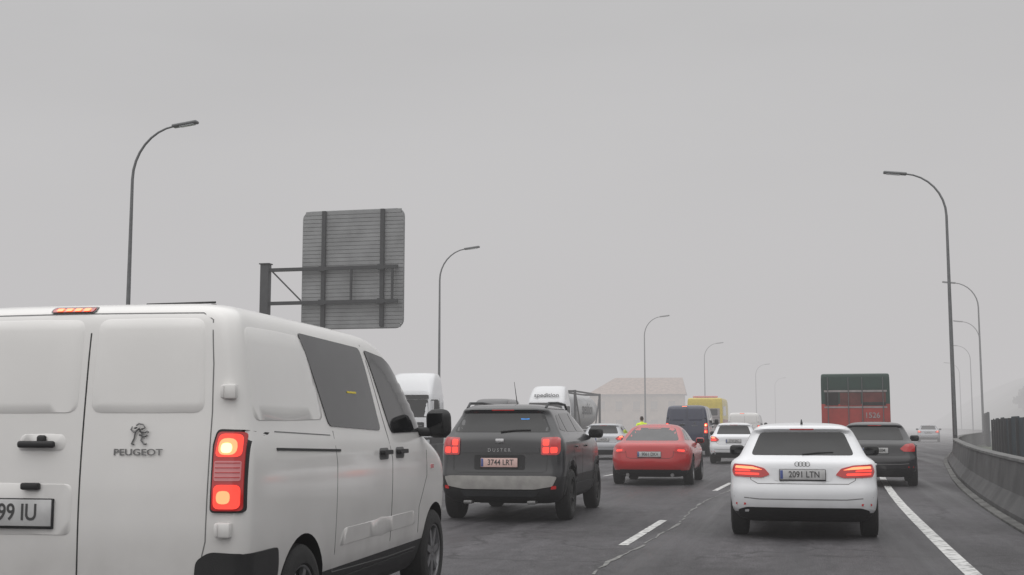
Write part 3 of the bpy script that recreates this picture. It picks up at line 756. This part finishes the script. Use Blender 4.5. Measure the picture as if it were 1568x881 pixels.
# tall lorry body in green and red, seen from behind
def box_truck(name, loc, yaw):
    r = empty(name, loc, yaw)
    W = 1.25
    S = [(0.75,0.02,7.9,1.22,0.04,0.1,0,0,1),(0.80,0.0,8,W,0.04,0.1,0,0,1),(1.2,0.0,8,W,0.04,0.1,0,0,1),(2.03,0.0,8,W,0.04,0.1,0,0,1),(2.07,0.0,8,W,0.04,0.1,0,0,0),
         (2.6,0.0,8,W,0.04,0.1,0,0,0),(3.2,0.0,8,W,0.04,0.1,0,0,0),(3.27,0.02,7.95,1.23,0.05,0.1,0,0,0),(3.30,0.06,7.9,1.18,0.06,0.1,0,0,0)]
    body, bvh = slice_body('cargo_box', S, [M['busgreen'],M['busred']], r, taper=0.0, crown=0.01)
    D = lambda n,p,a,m,**k: decal(r,bvh,n,p,a,m,**k)
    D('upper_panel', rect(-1.14,1.14,2.72,3.16,0.03),'R',M['busgreen'],off=0.012,step=0.3)
    dk = mat('load_dark',(0.020,0.016,0.016),0.7,noise=0.6,nscale=2.5); bn = mat('load_brown_red',(0.13,0.035,0.03),0.6,noise=0.5,nscale=2.5)
    D('door_dark_panel', rect(-1.10,-0.62,2.10,2.58,0.02),'R',dk,off=0.010,step=0.2)
    D('door_red_panel', rect(-0.56,0.20,2.10,2.58,0.02),'R',bn,off=0.010,step=0.2)
    D('door_red_panel', rect(0.26,1.10,2.22,2.58,0.02),'R',bn,off=0.010,step=0.2)
    D('door_dark_panel', rect(0.26,1.10,2.09,2.20,0.02),'R',dk,off=0.010,step=0.2)
    D('pale_stripe', rect(-1.14,1.14,2.60,2.67,0.01),'R',M['busgrey'],off=0.014,step=0.3)
    D('pale_stripe', rect(-1.14,1.14,2.00,2.06,0.01),'R',M['busgrey'],off=0.014,step=0.3)
    D('red_panel', rect(-1.16,1.16,1.30,1.97,0.03),'R',M['busred'],off=0.006,step=0.3)
    for x in (-0.25,0.25,-1.0,1.0): tube(r,'lock_bar',[(x,-0.04,0.85),(x,-0.04,3.15)],0.016,M['galv'],6)
    text(r,'rear_lettering','1526',0.28,(0.60,-0.03,1.72),M['busgrey'])
    boxes(r,'chassis',[((-0.42,4.6,0.62),(0.1,9,0.22)),((0.42,4.6,0.62),(0.1,9,0.22)),((0,0.05,0.52),(2.3,0.12,0.14))],M['galvdark'])
    C = [(0.5,8.15,10.2,1.15,0.1,0.3,0,0.1,0),(0.6,8.1,10.3,1.2,0.1,0.3,0,0.1,0),(1.7,8.1,10.3,1.2,0.1,0.3,0,0.1,0),(2.5,8.1,10.0,1.15,0.1,0.3,0,0.1,0),(2.7,8.15,9.8,1.05,0.1,0.3,0,0.1,0)]
    cab, cb = slice_body('cab', C, [M['busgreen']], r)
    for a in ('S+','S-'): decal(r,cb,'cab_window',rect(8.6,9.7,1.65,2.35,0.08),a,M['glass'],step=0.3)
    for sx in (-1,1):
        rbox(r,'tail_lamp',(sx*0.98,-0.03,0.64),(0.3,0.06,0.12),M['lampon'],0.02)
        for y in (1.9,9.1): wheel(r,sx*1.02,y,0.48,0.3,6)
        rbox(r,'mudguard',(sx*1.02,1.15,0.5),(0.34,0.03,0.55),M['plastic'],0.01)
    return r
box_truck('box_truck', (1.88,48.5,0), -3)

# ------------------------------------------------------------ road geometry
KY = [-60,0,15,28,52,75,95,120,160,214,275,400,900]
KX = [0,0,0,0.2,1.3,3.0,5.2,8.5,13.0,17.0,20.0,26.0,45.0]
yy = np.arange(-60,901,1.0); cc = np.interp(yy,KY,KX)
ker = np.ones(15)/15; cp = np.pad(cc,7,mode='edge'); cs = np.convolve(cp,ker,'valid')
def c(y): return float(np.interp(y,yy,cs))
BY = [-60,15,28,52,90,125,900]; BX = [2.62,2.62,3.05,4.1,6.3,8.0,8.0]
bc_ = np.convolve(np.pad(np.interp(yy,BY,BX),7,mode='edge'),ker,'valid')
def bo(y): return float(np.interp(y,yy,bc_))+c(y)

def sheet(name, fl, fr, z, ys, m, nx=1):
    bm = bmesh.new(); rows = []
    for y in ys:
        a, b = fl(y), fr(y)
        rows.append([bm.verts.new((a+(b-a)*i/nx, y, z)) for i in range(nx+1)])
    for i in range(len(rows)-1):
        for k in range(nx): bm.faces.new((rows[i][k],rows[i][k+1],rows[i+1][k+1],rows[i+1][k]))
    return obj_from_bm(name, bm, [m], None, smooth=False)

def asphalt():
    m = bpy.data.materials.new('asphalt'); m.use_nodes = True
    nt = m.node_tree; N = nt.nodes; Lk = nt.links; b = N['Principled BSDF']
    geo = N.new('ShaderNodeNewGeometry')
    def noise(scale, vecscale, det=6):
        mp = N.new('ShaderNodeMapping'); mp.inputs['Scale'].default_value = vecscale
        Lk.new(geo.outputs['Position'], mp.inputs['Vector'])
        n = N.new('ShaderNodeTexNoise'); n.inputs['Scale'].default_value = scale; n.inputs['Detail'].default_value = det
        Lk.new(mp.outputs[0], n.inputs['Vector']); return n.outputs['Fac']
    a = noise(0.45,(1,0.6,1)); s = noise(1.7,(1,0.03,1)); g = noise(60,(1,1,1),3); g2 = noise(7,(1,0.5,1),5)
    r1 = N.new('ShaderNodeValToRGB'); r1.color_ramp.elements[0].position=0.35; r1.color_ramp.elements[1].position=0.65
    r1.color_ramp.elements[0].color=(0.027,0.026,0.029,1); r1.color_ramp.elements[1].color=(0.062,0.059,0.063,1)
    Lk.new(s, r1.inputs[0])
    def mul(col, fac, lo, hi, f0=0.3, f1=0.7):
        mr = N.new('ShaderNodeMapRange'); mr.inputs[1].default_value=f0; mr.inputs[2].default_value=f1
        mr.inputs[3].default_value=lo; mr.inputs[4].default_value=hi; Lk.new(fac, mr.inputs[0])
        mx = N.new('ShaderNodeMix'); mx.data_type='RGBA'; mx.blend_type='MULTIPLY'; mx.inputs[0].default_value=1
        Lk.new(col, mx.inputs[6]); Lk.new(mr.outputs[0], mx.inputs[7]); return mx.outputs[2]
    col = mul(r1.outputs[0], a, 0.72, 1.28, 0.4, 0.6); col = mul(col, g, 0.5, 1.6); col = mul(col, g2, 0.8, 1.2)
    vo = N.new('ShaderNodeTexVoronoi'); vo.feature='DISTANCE_TO_EDGE'; vo.inputs['Scale'].default_value=0.35
    wn = N.new('ShaderNodeTexNoise'); wn.inputs['Scale'].default_value=1.2; wn.inputs['Detail'].default_value=5
    Lk.new(geo.outputs['Position'], wn.inputs['Vector'])
    va = N.new('ShaderNodeVectorMath'); va.operation='MULTIPLY_ADD'; va.inputs[1].default_value=(1.5,1.5,0)
    Lk.new(wn.outputs['Color'], va.inputs[0]); Lk.new(geo.outputs['Position'], va.inputs[2]); Lk.new(va.outputs[0], vo.inputs['Vector'])
    cr = N.new('ShaderNodeMapRange'); cr.inputs[1].default_value=0.0; cr.inputs[2].default_value=0.014; cr.inputs[3].default_value=0.5; cr.inputs[4].default_value=1.0
    Lk.new(vo.outputs['Distance'], cr.inputs[0])
    mx = N.new('ShaderNodeMix'); mx.data_type='RGBA'; mx.blend_type='MULTIPLY'; mx.inputs[0].default_value=1
    Lk.new(col, mx.inputs[6]); Lk.new(cr.outputs[0], mx.inputs[7])
    Lk.new(mx.outputs[2], b.inputs['Base Color'])
    rr = N.new('ShaderNodeMapRange'); rr.inputs[1].default_value=0.35; rr.inputs[2].default_value=0.65; rr.inputs[3].default_value=0.42; rr.inputs[4].default_value=0.85; Lk.new(s, rr.inputs[0]); Lk.new(rr.outputs[0], b.inputs['Roughness'])
    b.inputs['Specular IOR Level'].default_value = 0.35
    bp = N.new('ShaderNodeBump'); bp.inputs['Strength'].default_value=0.6; bp.inputs['Distance'].default_value=0.01
    Lk.new(g, bp.inputs['Height']); Lk.new(bp.outputs[0], b.inputs['Normal'])
    return m
def paintmat(name, col, worn=0.45):
    m = bpy.data.materials.new(name); m.use_nodes = True
    nt = m.node_tree; N = nt.nodes; Lk = nt.links; b = N['Principled BSDF']; b.inputs['Roughness'].default_value=0.6
    geo = N.new('ShaderNodeNewGeometry'); n = N.new('ShaderNodeTexNoise'); n.inputs['Scale'].default_value=9; n.inputs['Detail'].default_value=8
    Lk.new(geo.outputs['Position'], n.inputs['Vector'])
    r = N.new('ShaderNodeValToRGB'); r.color_ramp.elements[0].position=worn-0.1; r.color_ramp.elements[1].position=worn+0.08
    r.color_ramp.elements[0].color=(0.09,0.09,0.09,1); r.color_ramp.elements[1].color=(*col,1)
    Lk.new(n.outputs['Fac'], r.inputs[0]); Lk.new(r.outputs[0], b.inputs['Base Color'])
    return m
ysr = list(np.arange(-50,330,3.0))+list(np.arange(330,900,15))
sheet('road', lambda y:-24.5+c(y), lambda y:bo(y)+0.02, 0.004, ysr, asphalt(), nx=6)
MK = paintmat('road_marking_paint',(0.52,0.52,0.51),0.43)
MKo = paintmat('old_marking_paint',(0.19,0.19,0.18),0.50)
def edge_x(y): return 1.40+c(y)+0.06*(1 if y<0 else min(1,y/28))
sheet('edge_line', lambda y:edge_x(y)-0.075, lambda y:edge_x(y)+0.075, 0.008, ysr, MK)
for X, W_ in ((-9.25,0.16),(-13.2,0.16),(-23.4,0.16)):
    sheet('edge_line', lambda y:X+c(y)-W_/2, lambda y:X+c(y)+W_/2, 0.008, ysr, MK)
bm = bmesh.new()
for X, ph in ((-2.03,14.0),(-5.65,9.0),(-16.6,4.0),(-20.0,8.0)):
    y = ph-36
    while y < 320:
        for k in range(4):
            a, b2 = y+k*0.95, y+(k+1)*0.95
            vs = [bm.verts.new(p) for p in ((X+c(a)-0.055,a,0.008),(X+c(a)+0.055,a,0.008),(X+c(b2)+0.055,b2,0.008),(X+c(b2)-0.055,b2,0.008))]
            bm.faces.new(vs)
        y += 12.0
obj_from_bm('lane_markings', bm, [MK], None, smooth=False)
bm = bmesh.new(); prev = None; xw = 0
for i in range(150):
    y = 4+i*0.18; xw = xw*0.93+random.uniform(-0.022,0.022)
    w = 0.008+0.020*abs(math.sin(i*0.37)*math.cos(i*0.13))
    x = -1.80+xw+0.05*math.sin(i*0.11)+0.3*max(0,(y-20)/12)
    cur = (bm.verts.new((x-w,y,0.0085)), bm.verts.new((x+w,y,0.0085)))
    if prev and random.random() > 0.15: bm.faces.new((prev[0],prev[1],cur[1],cur[0]))
    prev = cur
obj_from_bm('road_crack_sealant', bm, [MKo], None, smooth=False)

ground = sheet('ground', lambda y:-1500, lambda y:1500, 0.0, [-300,0,300,800,2000], mat('grass_ground',(0.06,0.075,0.045),0.9,noise=0.4,nscale=0.3), nx=4)

def sweep(name, prof, fx, ys, m, closed=True):
    bm = bmesh.new(); rows = []
    for y in ys: rows.append([bm.verts.new((fx(y)+p[0], y, p[1])) for p in prof])
    n = len(prof)
    for i in range(len(rows)-1):
        for k in range(n if closed else n-1): bm.faces.new((rows[i][k],rows[i][(k+1)%n],rows[i+1][(k+1)%n],rows[i+1][k]))
    bm.faces.new(rows[0]); bm.faces.new(rows[-1])
    bmesh.ops.recalc_face_normals(bm, faces=bm.faces)
    return obj_from_bm(name, bm, [m], None, smooth=True, sharp=25)
conc = mat('weathered_concrete',(0.075,0.075,0.076),0.85,noise=0.5,nscale=1.3,bump=0.4,bscale=25)
r = empty('concrete_barrier',(0,0,0))
o = sweep('barrier_wall',[(0.0,0.0),(0.0,0.10),(0.16,0.33),(0.22,0.80),(0.40,0.80),(0.45,0.0)], bo, list(np.arange(-20,300,1.5)), conc); o.parent = r
o = sweep('barrier_coping',[(0.20,0.802),(0.20,0.845),(0.42,0.845),(0.42,0.802)], bo, list(np.arange(-20,300,1.5)), mat('coping_concrete',(0.14,0.14,0.138),0.85,noise=0.4,nscale=2)); o.parent = r
bm = bmesh.new()
for y in np.arange(-18,150,6.0):
    def bx(yv, off): return bo(yv)+off
    vs = [bm.verts.new(p) for p in ((bx(y,-0.004),y,0.02),(bx(y+.025,-0.004),y+0.025,0.02),(bx(y+.025,0.156),y+0.025,0.332),(bx(y,0.156),y,0.332))]; bm.faces.new(vs)
    vs = [bm.verts.new(p) for p in ((bx(y,0.156),y,0.332),(bx(y+.025,0.156),y+0.025,0.332),(bx(y+.025,0.216),y+0.025,0.79),(bx(y,0.216),y,0.79))]; bm.faces.new(vs)
obj_from_bm('barrier_joints', bm, [M['seam']], r, smooth=False)
o = sweep('barrier_kerb',[(-0.16,0.008),(-0.16,0.035),(-0.03,0.045),(-0.03,0.008)], bo, list(np.arange(-20,200,2.0)), mat('gutter_concrete',(0.12,0.12,0.115),0.9,noise=0.6,nscale=2)); o.parent = r
sweep('median_barrier',[(-0.3,0.0),(-0.3,0.08),(-0.12,0.3),(-0.08,0.8),(0.08,0.8),(0.12,0.3),(0.3,0.08),(0.3,0.0)], lambda y:-11.2+c(y), list(np.arange(-20,300,3)), conc)

def fence(pts, h):
    r = empty('noise_fence',(0,0,0)); bm = bmesh.new(); mp = mat('fence_panel_teal',(0.012,0.030,0.042),0.6,noise=0.35,nscale=1.5)
    P = [Vector((p[0],p[1],0)) for p in pts]; prev = None
    for a, b in zip(P[:-1],P[1:]):
        L = (b-a).length; d = (b-a).normalized(); nrm = Vector((d.y,-d.x,0)); t = 0
        while t < L:
            for off,dt in ((0,0.0),(0,0.09),(0.05,0.12),(0.05,0.21)):
                p = a+d*(t+dt)+nrm*off
                cur = (bm.verts.new((p.x,p.y,0.05)), bm.verts.new((p.x,p.y,h+(0.05 if int(t/2.4)%2 else 0))))
                if prev: bm.faces.new((prev[0],cur[0],cur[1],prev[1]))
                prev = cur
            t += 0.24
    obj_from_bm('fence_panels', bm, [mp], r, smooth=False)
    lst = []
    for a, b in zip(P[:-1],P[1:]):
        L = (b-a).length; d = (b-a).normalized()
        for k in range(int(L/2.4)+1):
            p = a+d*2.4*k; lst.append(((p.x-0.06,p.y,h/2),(0.08,0.08,h)))
    boxes(r,'fence_posts',lst,M['galvdark'])
fence([(6.0,22),(6.6,34),(7.4,50),(8.6,62)],1.62)
fence([(11.4,84),(13.2,100),(16.5,122)],2.2)

# ------------------------------------------------------------ street lamps
def street_lamp(x, y, side, H=12.0):
    r = empty('street_lamp',(x,y,0))
    pts = [(0,0,0),(0,0,1.2),(0,0,6),(0,0,H-2.0)]; rad = [0.095,0.09,0.072,0.052]
    for k in range(1,9):
        a = math.radians(k*10.5)
        pts.append((side*1.75*(1-math.cos(a)),0,H-2.0+1.85*math.sin(a))); rad.append(0.050-0.002*k)
    tube(r,'pole',pts,rad,M['galv'],10)
    ex = pts[-1][0]; ez = pts[-1][2]
    rbox(r,'luminaire',(ex+side*0.42,0,ez+0.05),(0.95,0.28,0.11),M['galv'],0.045,rot=(0,-side*0.12,0),seg=3)
    rbox(r,'luminaire_glass',(ex+side*0.50,0,ez-0.005),(0.55,0.20,0.03),M['headlamp'],0.01,rot=(0,-side*0.12,0))
    rbox(r,'base_plate',(0,0,0.05),(0.4,0.4,0.1),M['galvdark'],0.02)
    rbox(r,'service_door',(0,-0.09,0.8),(0.10,0.02,0.35),M['galvdark'],0.005)
for x, y in ((-22.95,39.0),(-21.05,70.8),(-14.9,119.7),(-12.3,160.4),(-8.0,217.8),(-6.2,280.9)):
    street_lamp(x,y,1)
for x, y in ((5.95,53.6),(12.65,96.2),(17.4,132.5),(21.4,172.4),(25.5,220)):
    street_lamp(x,y,-1)

# ------------------------------------------------------------ sign gantry (seen from the back)
def sign():
    r = empty('road_sign_gantry',(-23.3,51.1,0))
    rbox(r,'post',(0,0,4.25),(0.40,0.34,8.5),M['galvdark'],0.02)
    rbox(r,'post_cap',(0,0,8.53),(0.5,0.42,0.05),M['galvdark'],0.01)
    boxes(r,'arms',[((3.2,0,8.25),(6.0,0.15,0.15)),((3.2,0,6.75),(6.0,0.15,0.15)),
        ((4.05,0,7.5),(0.09,0.10,1.34)),((5.95,0,7.5),(0.09,0.10,1.34))],M['galvdark'])
    tube(r,'brace',[(0.3,0,8.2),(1.7,0,6.85)],0.035,M['galvdark'],6)
    x0,x1,z0,z1,R = 1.65,6.38,5.6,10.85,0.35
    lst = []; n = 30; h = (z1-z0)/n
    for k in range(n):
        zc = z0+h*(k+0.5)
        e = 0
        dz = min(zc-z0, z1-zc)
        if dz < R: e = R-math.sqrt(max(0,R*R-(R-dz)**2))
        lst.append((((x0+x1)/2,0.26+0.004*(k%2),zc),(x1-x0-2*e,0.06,h*0.86)))
        lst.append((((x0+x1)/2,0.285,zc+h/2),(x1-x0-2*e-0.02,0.03,h*0.16)))
    boxes(r,'panel_slats',lst,M['alu'])
    rim = []
    for cx,cz,a0 in ((x1-R,z1-R,0),(x0+R,z1-R,90),(x0+R,z0+R,180),(x1-R,z0+R,270)):
        for k in range(7):
            a = math.radians(a0+k*15); rim.append((cx+R*math.cos(a),0.28,cz+R*math.sin(a)))
    rim.append(rim[0])
    tube(r,'panel_rim',rim,0.035,M['alu'],6)
    boxes(r,'uprights',[((2.68,0.16,8.25),(0.17,0.14,5.2)),((5.42,0.16,8.25),(0.17,0.14,5.2))],M['galvdark'])
    boxes(r,'clamps',[((x,0.03,z),(0.28,0.2,0.24)) for x in (2.68,5.42) for z in (8.25,6.75)],M['galvdark'])
sign()
tube(None,'marker_post',[(10.2,58,0),(10.2,58,3.2)],[0.07,0.06],M['galv'],8)

# ------------------------------------------------------------ building in the haze
def building():
    r = empty('roadside_building',(-25.5,196,0),4)
    wall = mat('beige_render',(0.46,0.35,0.27),0.85,noise=0.2,nscale=0.8); roof = mat('roof_tiles',(0.36,0.25,0.19),0.85,noise=0.3,nscale=2)
    wn = mat('hazed_window',(0.30,0.25,0.21),0.6)  # window colour pulled towards the wall to imitate haze
    boxes(r,'walls',[((0,0,3.1),(14.5,9,6.2))],wall)
    bm = bmesh.new()
    v = [bm.verts.new(p) for p in ((-7.6,-4.9,6.2),(7.6,-4.9,6.2),(7.6,4.9,6.2),(-7.6,4.9,6.2),(-3.6,0,8.9),(7.0,0,8.9))]
    for f in ((0,1,5,4),(1,2,5),(2,3,4,5),(3,0,4),(3,2,1,0)): bm.faces.new([v[i] for i in f])
    obj_from_bm('roof',bm,[roof],r,smooth=False)
    boxes(r,'windows',[((x,-4.51,z),(1.0,0.06,1.2)) for x in (-5.4,-2.7,0,2.7,5.4) for z in (1.7,4.5)],wn)
    boxes(r,'window_sills',[((x,-4.56,z-0.70),(1.2,0.16,0.09)) for x in (-5.4,-2.7,0,2.7,5.4) for z in (1.7,4.5)],wall)
building()

# ------------------------------------------------------------ hill and woodland beside the road
def hill():
    bm = bmesh.new(); g = []
    def H(x,y):
        e = x-(c(y)+10)
        t = max(0,min(1,e/34)); t = t*t*(3-2*t)*0.6+t*0.4
        ty = max(0,min(1,(y-100)/45)); ty = ty*ty*(3-2*ty)
        return (17*t + 24*max(0,min(1,(e-30)/120)) + 3*mn.noise(Vector((x*0.03,y*0.03,0)))*t)*ty - 0.3
    for j in range(46):
        y = 88+j*9
        g.append([bm.verts.new((c(y)+9.5+i*4,y,H(c(y)+9.5+i*4,y))) for i in range(60)])
    for j in range(45):
        for i in range(59): bm.faces.new((g[j][i],g[j][i+1],g[j+1][i+1],g[j+1][i]))
    obj_from_bm('hill',bm,[mat('hillside_grass',(0.045,0.06,0.03),0.9,noise=0.5,nscale=0.08)],None)
    bm = bmesh.new()
    for k in range(260):
        y = 130+random.random()*150; e = 4+random.random()**0.9*80
        x = c(y)+12+e; z = H(x,y)
        if z < 1.0: continue
        R = random.uniform(1.3,2.8)
        tube_bm(bm,[(x,y,z-0.5),(x,y,z+R*1.3)],[0.25,0.12],5,1)
        for q in range(90):
            d = Vector((random.gauss(0,1),random.gauss(0,1),random.gauss(0,1))).normalized()*R*random.uniform(0.5,1.08)
            d.z *= 0.8
            p = Vector((x,y,z+R*1.3))+d; s = random.uniform(0.25,0.6)
            a = Vector((random.gauss(0,1),random.gauss(0,1),random.gauss(0,1))).normalized(); b = a.orthogonal().normalized()
            e2 = a.cross(b)
            vs = [bm.verts.new(p+b*s), bm.verts.new(p+e2*s), bm.verts.new(p-b*s), bm.verts.new(p-e2*s)]
            bm.faces.new(vs)
    obj_from_bm('woodland',bm,[mat('foliage_dark',(0.045,0.06,0.03),0.8,noise=0.5,nscale=0.4),mat('bark',(0.06,0.05,0.04),0.9)],None,smooth=False)
hill()

# ------------------------------------------------------------ person in hi-vis jacket
def person(loc, yaw):
    r = empty('person',loc,yaw)
    V = []; E = []; R = []
    def add(p, rad, par=None):
        V.append(p); R.append(rad); i = len(V)-1
        if par is not None: E.append((par,i))
        return i
    pel = add((0,0,0.95),(0.15,0.11)); sp = add((0,0,1.12),(0.14,0.10),pel); ch = add((0,0.0,1.32),(0.17,0.115),sp)
    nk0 = add((0,0,1.45),(0.10,0.08),ch); nk = add((0,0,1.52),(0.055,0.055),nk0); h1 = add((0,-0.01,1.60),(0.075,0.085),nk); h2 = add((0,-0.005,1.69),(0.078,0.092),h1); add((0,0.0,1.745),(0.05,0.06),h2)
    for s in (-1,1):
        hp = add((s*0.10,0,0.88),(0.095,0.095),pel); kn = add((s*0.12,-0.02,0.50),(0.062,0.062),hp); an = add((s*0.13,0.02,0.09),(0.042,0.042),kn); add((s*0.14,-0.15,0.04),(0.045,0.03),an)
        sh = add((s*0.19,0,1.42),(0.065,0.065),ch); el = add((s*0.26,0.02,1.15),(0.045,0.045),sh); wr = add((s*0.27,-0.10,0.93),(0.030,0.030),el); pm = add((s*0.27,-0.13,0.86),(0.032,0.020),wr)
        for k in range(4): 
            f0 = add((s*0.27,-0.165+0.022*k,0.81),(0.009,0.009),pm); add((s*0.262,-0.165+0.022*k,0.765-0.008*(k in (1,2))),(0.008,0.008),f0)
        add((s*0.25,-0.18,0.85),(0.010,0.010),pm)
    me = bpy.data.meshes.new('body'); me.from_pydata(V,E,[]); o = bpy.data.objects.new('body',me); COL.objects.link(o)
    o.modifiers.new('k','SKIN'); sv = me.skin_vertices[0].data
    for i, q in enumerate(R): sv[i].radius = q
    sv[0].use_root = True
    sb = o.modifiers.new('s','SUBSURF'); sb.levels = 2; sb.render_levels = 2
    dg = bpy.context.evaluated_depsgraph_get(); dg.update()
    m2 = bpy.data.meshes.new_from_object(o.evaluated_get(dg)); o.modifiers.clear(); o.data = m2
    for m in ('hivis','trouser','skin','hair','plate'): m2.materials.append(M[m])
    for p in m2.polygons:
        z = p.center.z; x = abs(p.center.x); p.use_smooth = True
        i = 0
        if z < 0.90: i = 1
        if x > 0.2 and z < 0.92: i = 2
        if z > 1.50: i = 2
        if z > 1.66 or (z > 1.56 and p.center.y > 0.02): i = 3
        if 1.08 < z < 1.13: i = 4
        p.material_index = i
    o.parent = r
    for s in (-1,1): rbox(r,'eye',(s*0.03,-0.088,1.645),(0.018,0.012,0.012),M['ink'],0.004)
    rbox(r,'nose',(0,-0.10,1.61),(0.02,0.03,0.04),M['skin'],0.008)
    for s in (-1,1): rbox(r,'ear',(s*0.08,0,1.625),(0.015,0.035,0.055),M['skin'],0.006)
person((-6.75,53.0,0.004),200)

# ------------------------------------------------------------ mist: absorbing volumes whose own glow stands in for scattered daylight (thin haze everywhere, a denser bank further along the road)
def mist(name, cx, cy, cz, sx, sy, sz, SIG, col):
    bm = bmesh.new(); bmesh.ops.create_cube(bm,size=1)
    for v in bm.verts: v.co = Vector((v.co.x*sx+cx, v.co.y*sy+cy, v.co.z*sz+cz))
    fm = bpy.data.materials.new(name); fm.use_nodes = True; nt = fm.node_tree; nt.nodes.clear()
    out = nt.nodes.new('ShaderNodeOutputMaterial'); ab = nt.nodes.new('ShaderNodeVolumeAbsorption'); em = nt.nodes.new('ShaderNodeEmission'); ad = nt.nodes.new('ShaderNodeAddShader')
    ab.inputs['Color'].default_value = (0,0,0,1); ab.inputs['Density'].default_value = SIG
    em.inputs['Color'].default_value = (*col,1); em.inputs['Strength'].default_value = SIG
    nt.links.new(ab.outputs[0], ad.inputs[0]); nt.links.new(em.outputs[0], ad.inputs[1]); nt.links.new(ad.outputs[0], out.inputs['Volume'])
    obj_from_bm(name, bm, [fm], None, smooth=False)
mist('mist',0,500,24,1600,1600,50,0.0018,(0.54,0.525,0.53))
mist('mist_bank',0,665,20,1500,1200,44,0.0056,(0.55,0.54,0.545))

# ------------------------------------------------------------ sky and sun
w = bpy.data.worlds.new('World'); scene.world = w; w.use_nodes = True; nt = w.node_tree; N = nt.nodes; Lk = nt.links
bg = N['Background']; bg.inputs['Strength'].default_value = 0.1
EL, AZ = math.radians(48), math.radians(205)
sky = N.new('ShaderNodeTexSky'); sky.sky_type = 'NISHITA'; sky.sun_disc = False; sky.sun_elevation = EL; sky.sun_rotation = AZ
hs = N.new('ShaderNodeHueSaturation'); hs.inputs['Saturation'].default_value = 0.1; Lk.new(sky.outputs[0], hs.inputs['Color'])
tc = N.new('ShaderNodeTexCoord'); sp = N.new('ShaderNodeSeparateXYZ'); Lk.new(tc.outputs['Generated'], sp.inputs[0])
rm = N.new('ShaderNodeValToRGB'); e = rm.color_ramp.elements
e[0].position = 0.0; e[0].color = (0.30,0.293,0.298,1); e[1].position = 1.0; e[1].color = (1,1,1,1)
for p_, v_ in ((0.12,0.288),(0.30,0.262),(0.42,0.30),(0.7,0.72)):
    q = e.new(p_); q.color = (v_,v_,v_*1.004,1)
Lk.new(sp.outputs['Z'], rm.inputs[0])
nz = N.new('ShaderNodeTexNoise'); nz.inputs['Scale'].default_value = 1.8; nz.inputs['Detail'].default_value = 5
mpn = N.new('ShaderNodeMapping'); mpn.inputs['Scale'].default_value = (1,1,3); Lk.new(tc.outputs['Generated'], mpn.inputs[0]); Lk.new(mpn.outputs[0], nz.inputs['Vector'])
mr = N.new('ShaderNodeMapRange'); mr.inputs[1].default_value=0.3; mr.inputs[2].default_value=0.7; mr.inputs[3].default_value=17.4; mr.inputs[4].default_value=20.9
Lk.new(nz.outputs['Fac'], mr.inputs[0])
mu = N.new('ShaderNodeVectorMath'); mu.operation='SCALE'; Lk.new(rm.outputs[0], mu.inputs[0]); Lk.new(mr.outputs[0], mu.inputs['Scale'])
mx = N.new('ShaderNodeMix'); mx.data_type='RGBA'; mx.inputs[0].default_value = 0.93
Lk.new(hs.outputs[0], mx.inputs[6]); Lk.new(mu.outputs[0], mx.inputs[7]); Lk.new(mx.outputs[2], bg.inputs['Color'])

sl = bpy.data.lights.new('sun','SUN'); sl.energy = 1.0; sl.angle = math.radians(110); sl.color = (1,0.97,0.94)
so = bpy.data.objects.new('sun', sl); COL.objects.link(so)
d = Vector((math.sin(AZ)*math.cos(EL), math.cos(AZ)*math.cos(EL), math.sin(EL)))
so.rotation_euler = d.to_track_quat('Z','Y').to_euler(); so.location = d*50

cam = bpy.data.cameras.new('camera'); co = bpy.data.objects.new('camera', cam); COL.objects.link(co)
co.location = (0,0,1.33); co.rotation_euler = (math.radians(96.37),0,math.radians(13.2))
cam.sensor_width = 36; cam.lens = 43.6; cam.clip_end = 5000; cam.clip_start = 0.05
scene.camera = co
scene.view_settings.view_transform = 'Standard'; scene.view_settings.look = 'None'; scene.view_settings.exposure = 0
print('objects', len(bpy.data.objects))
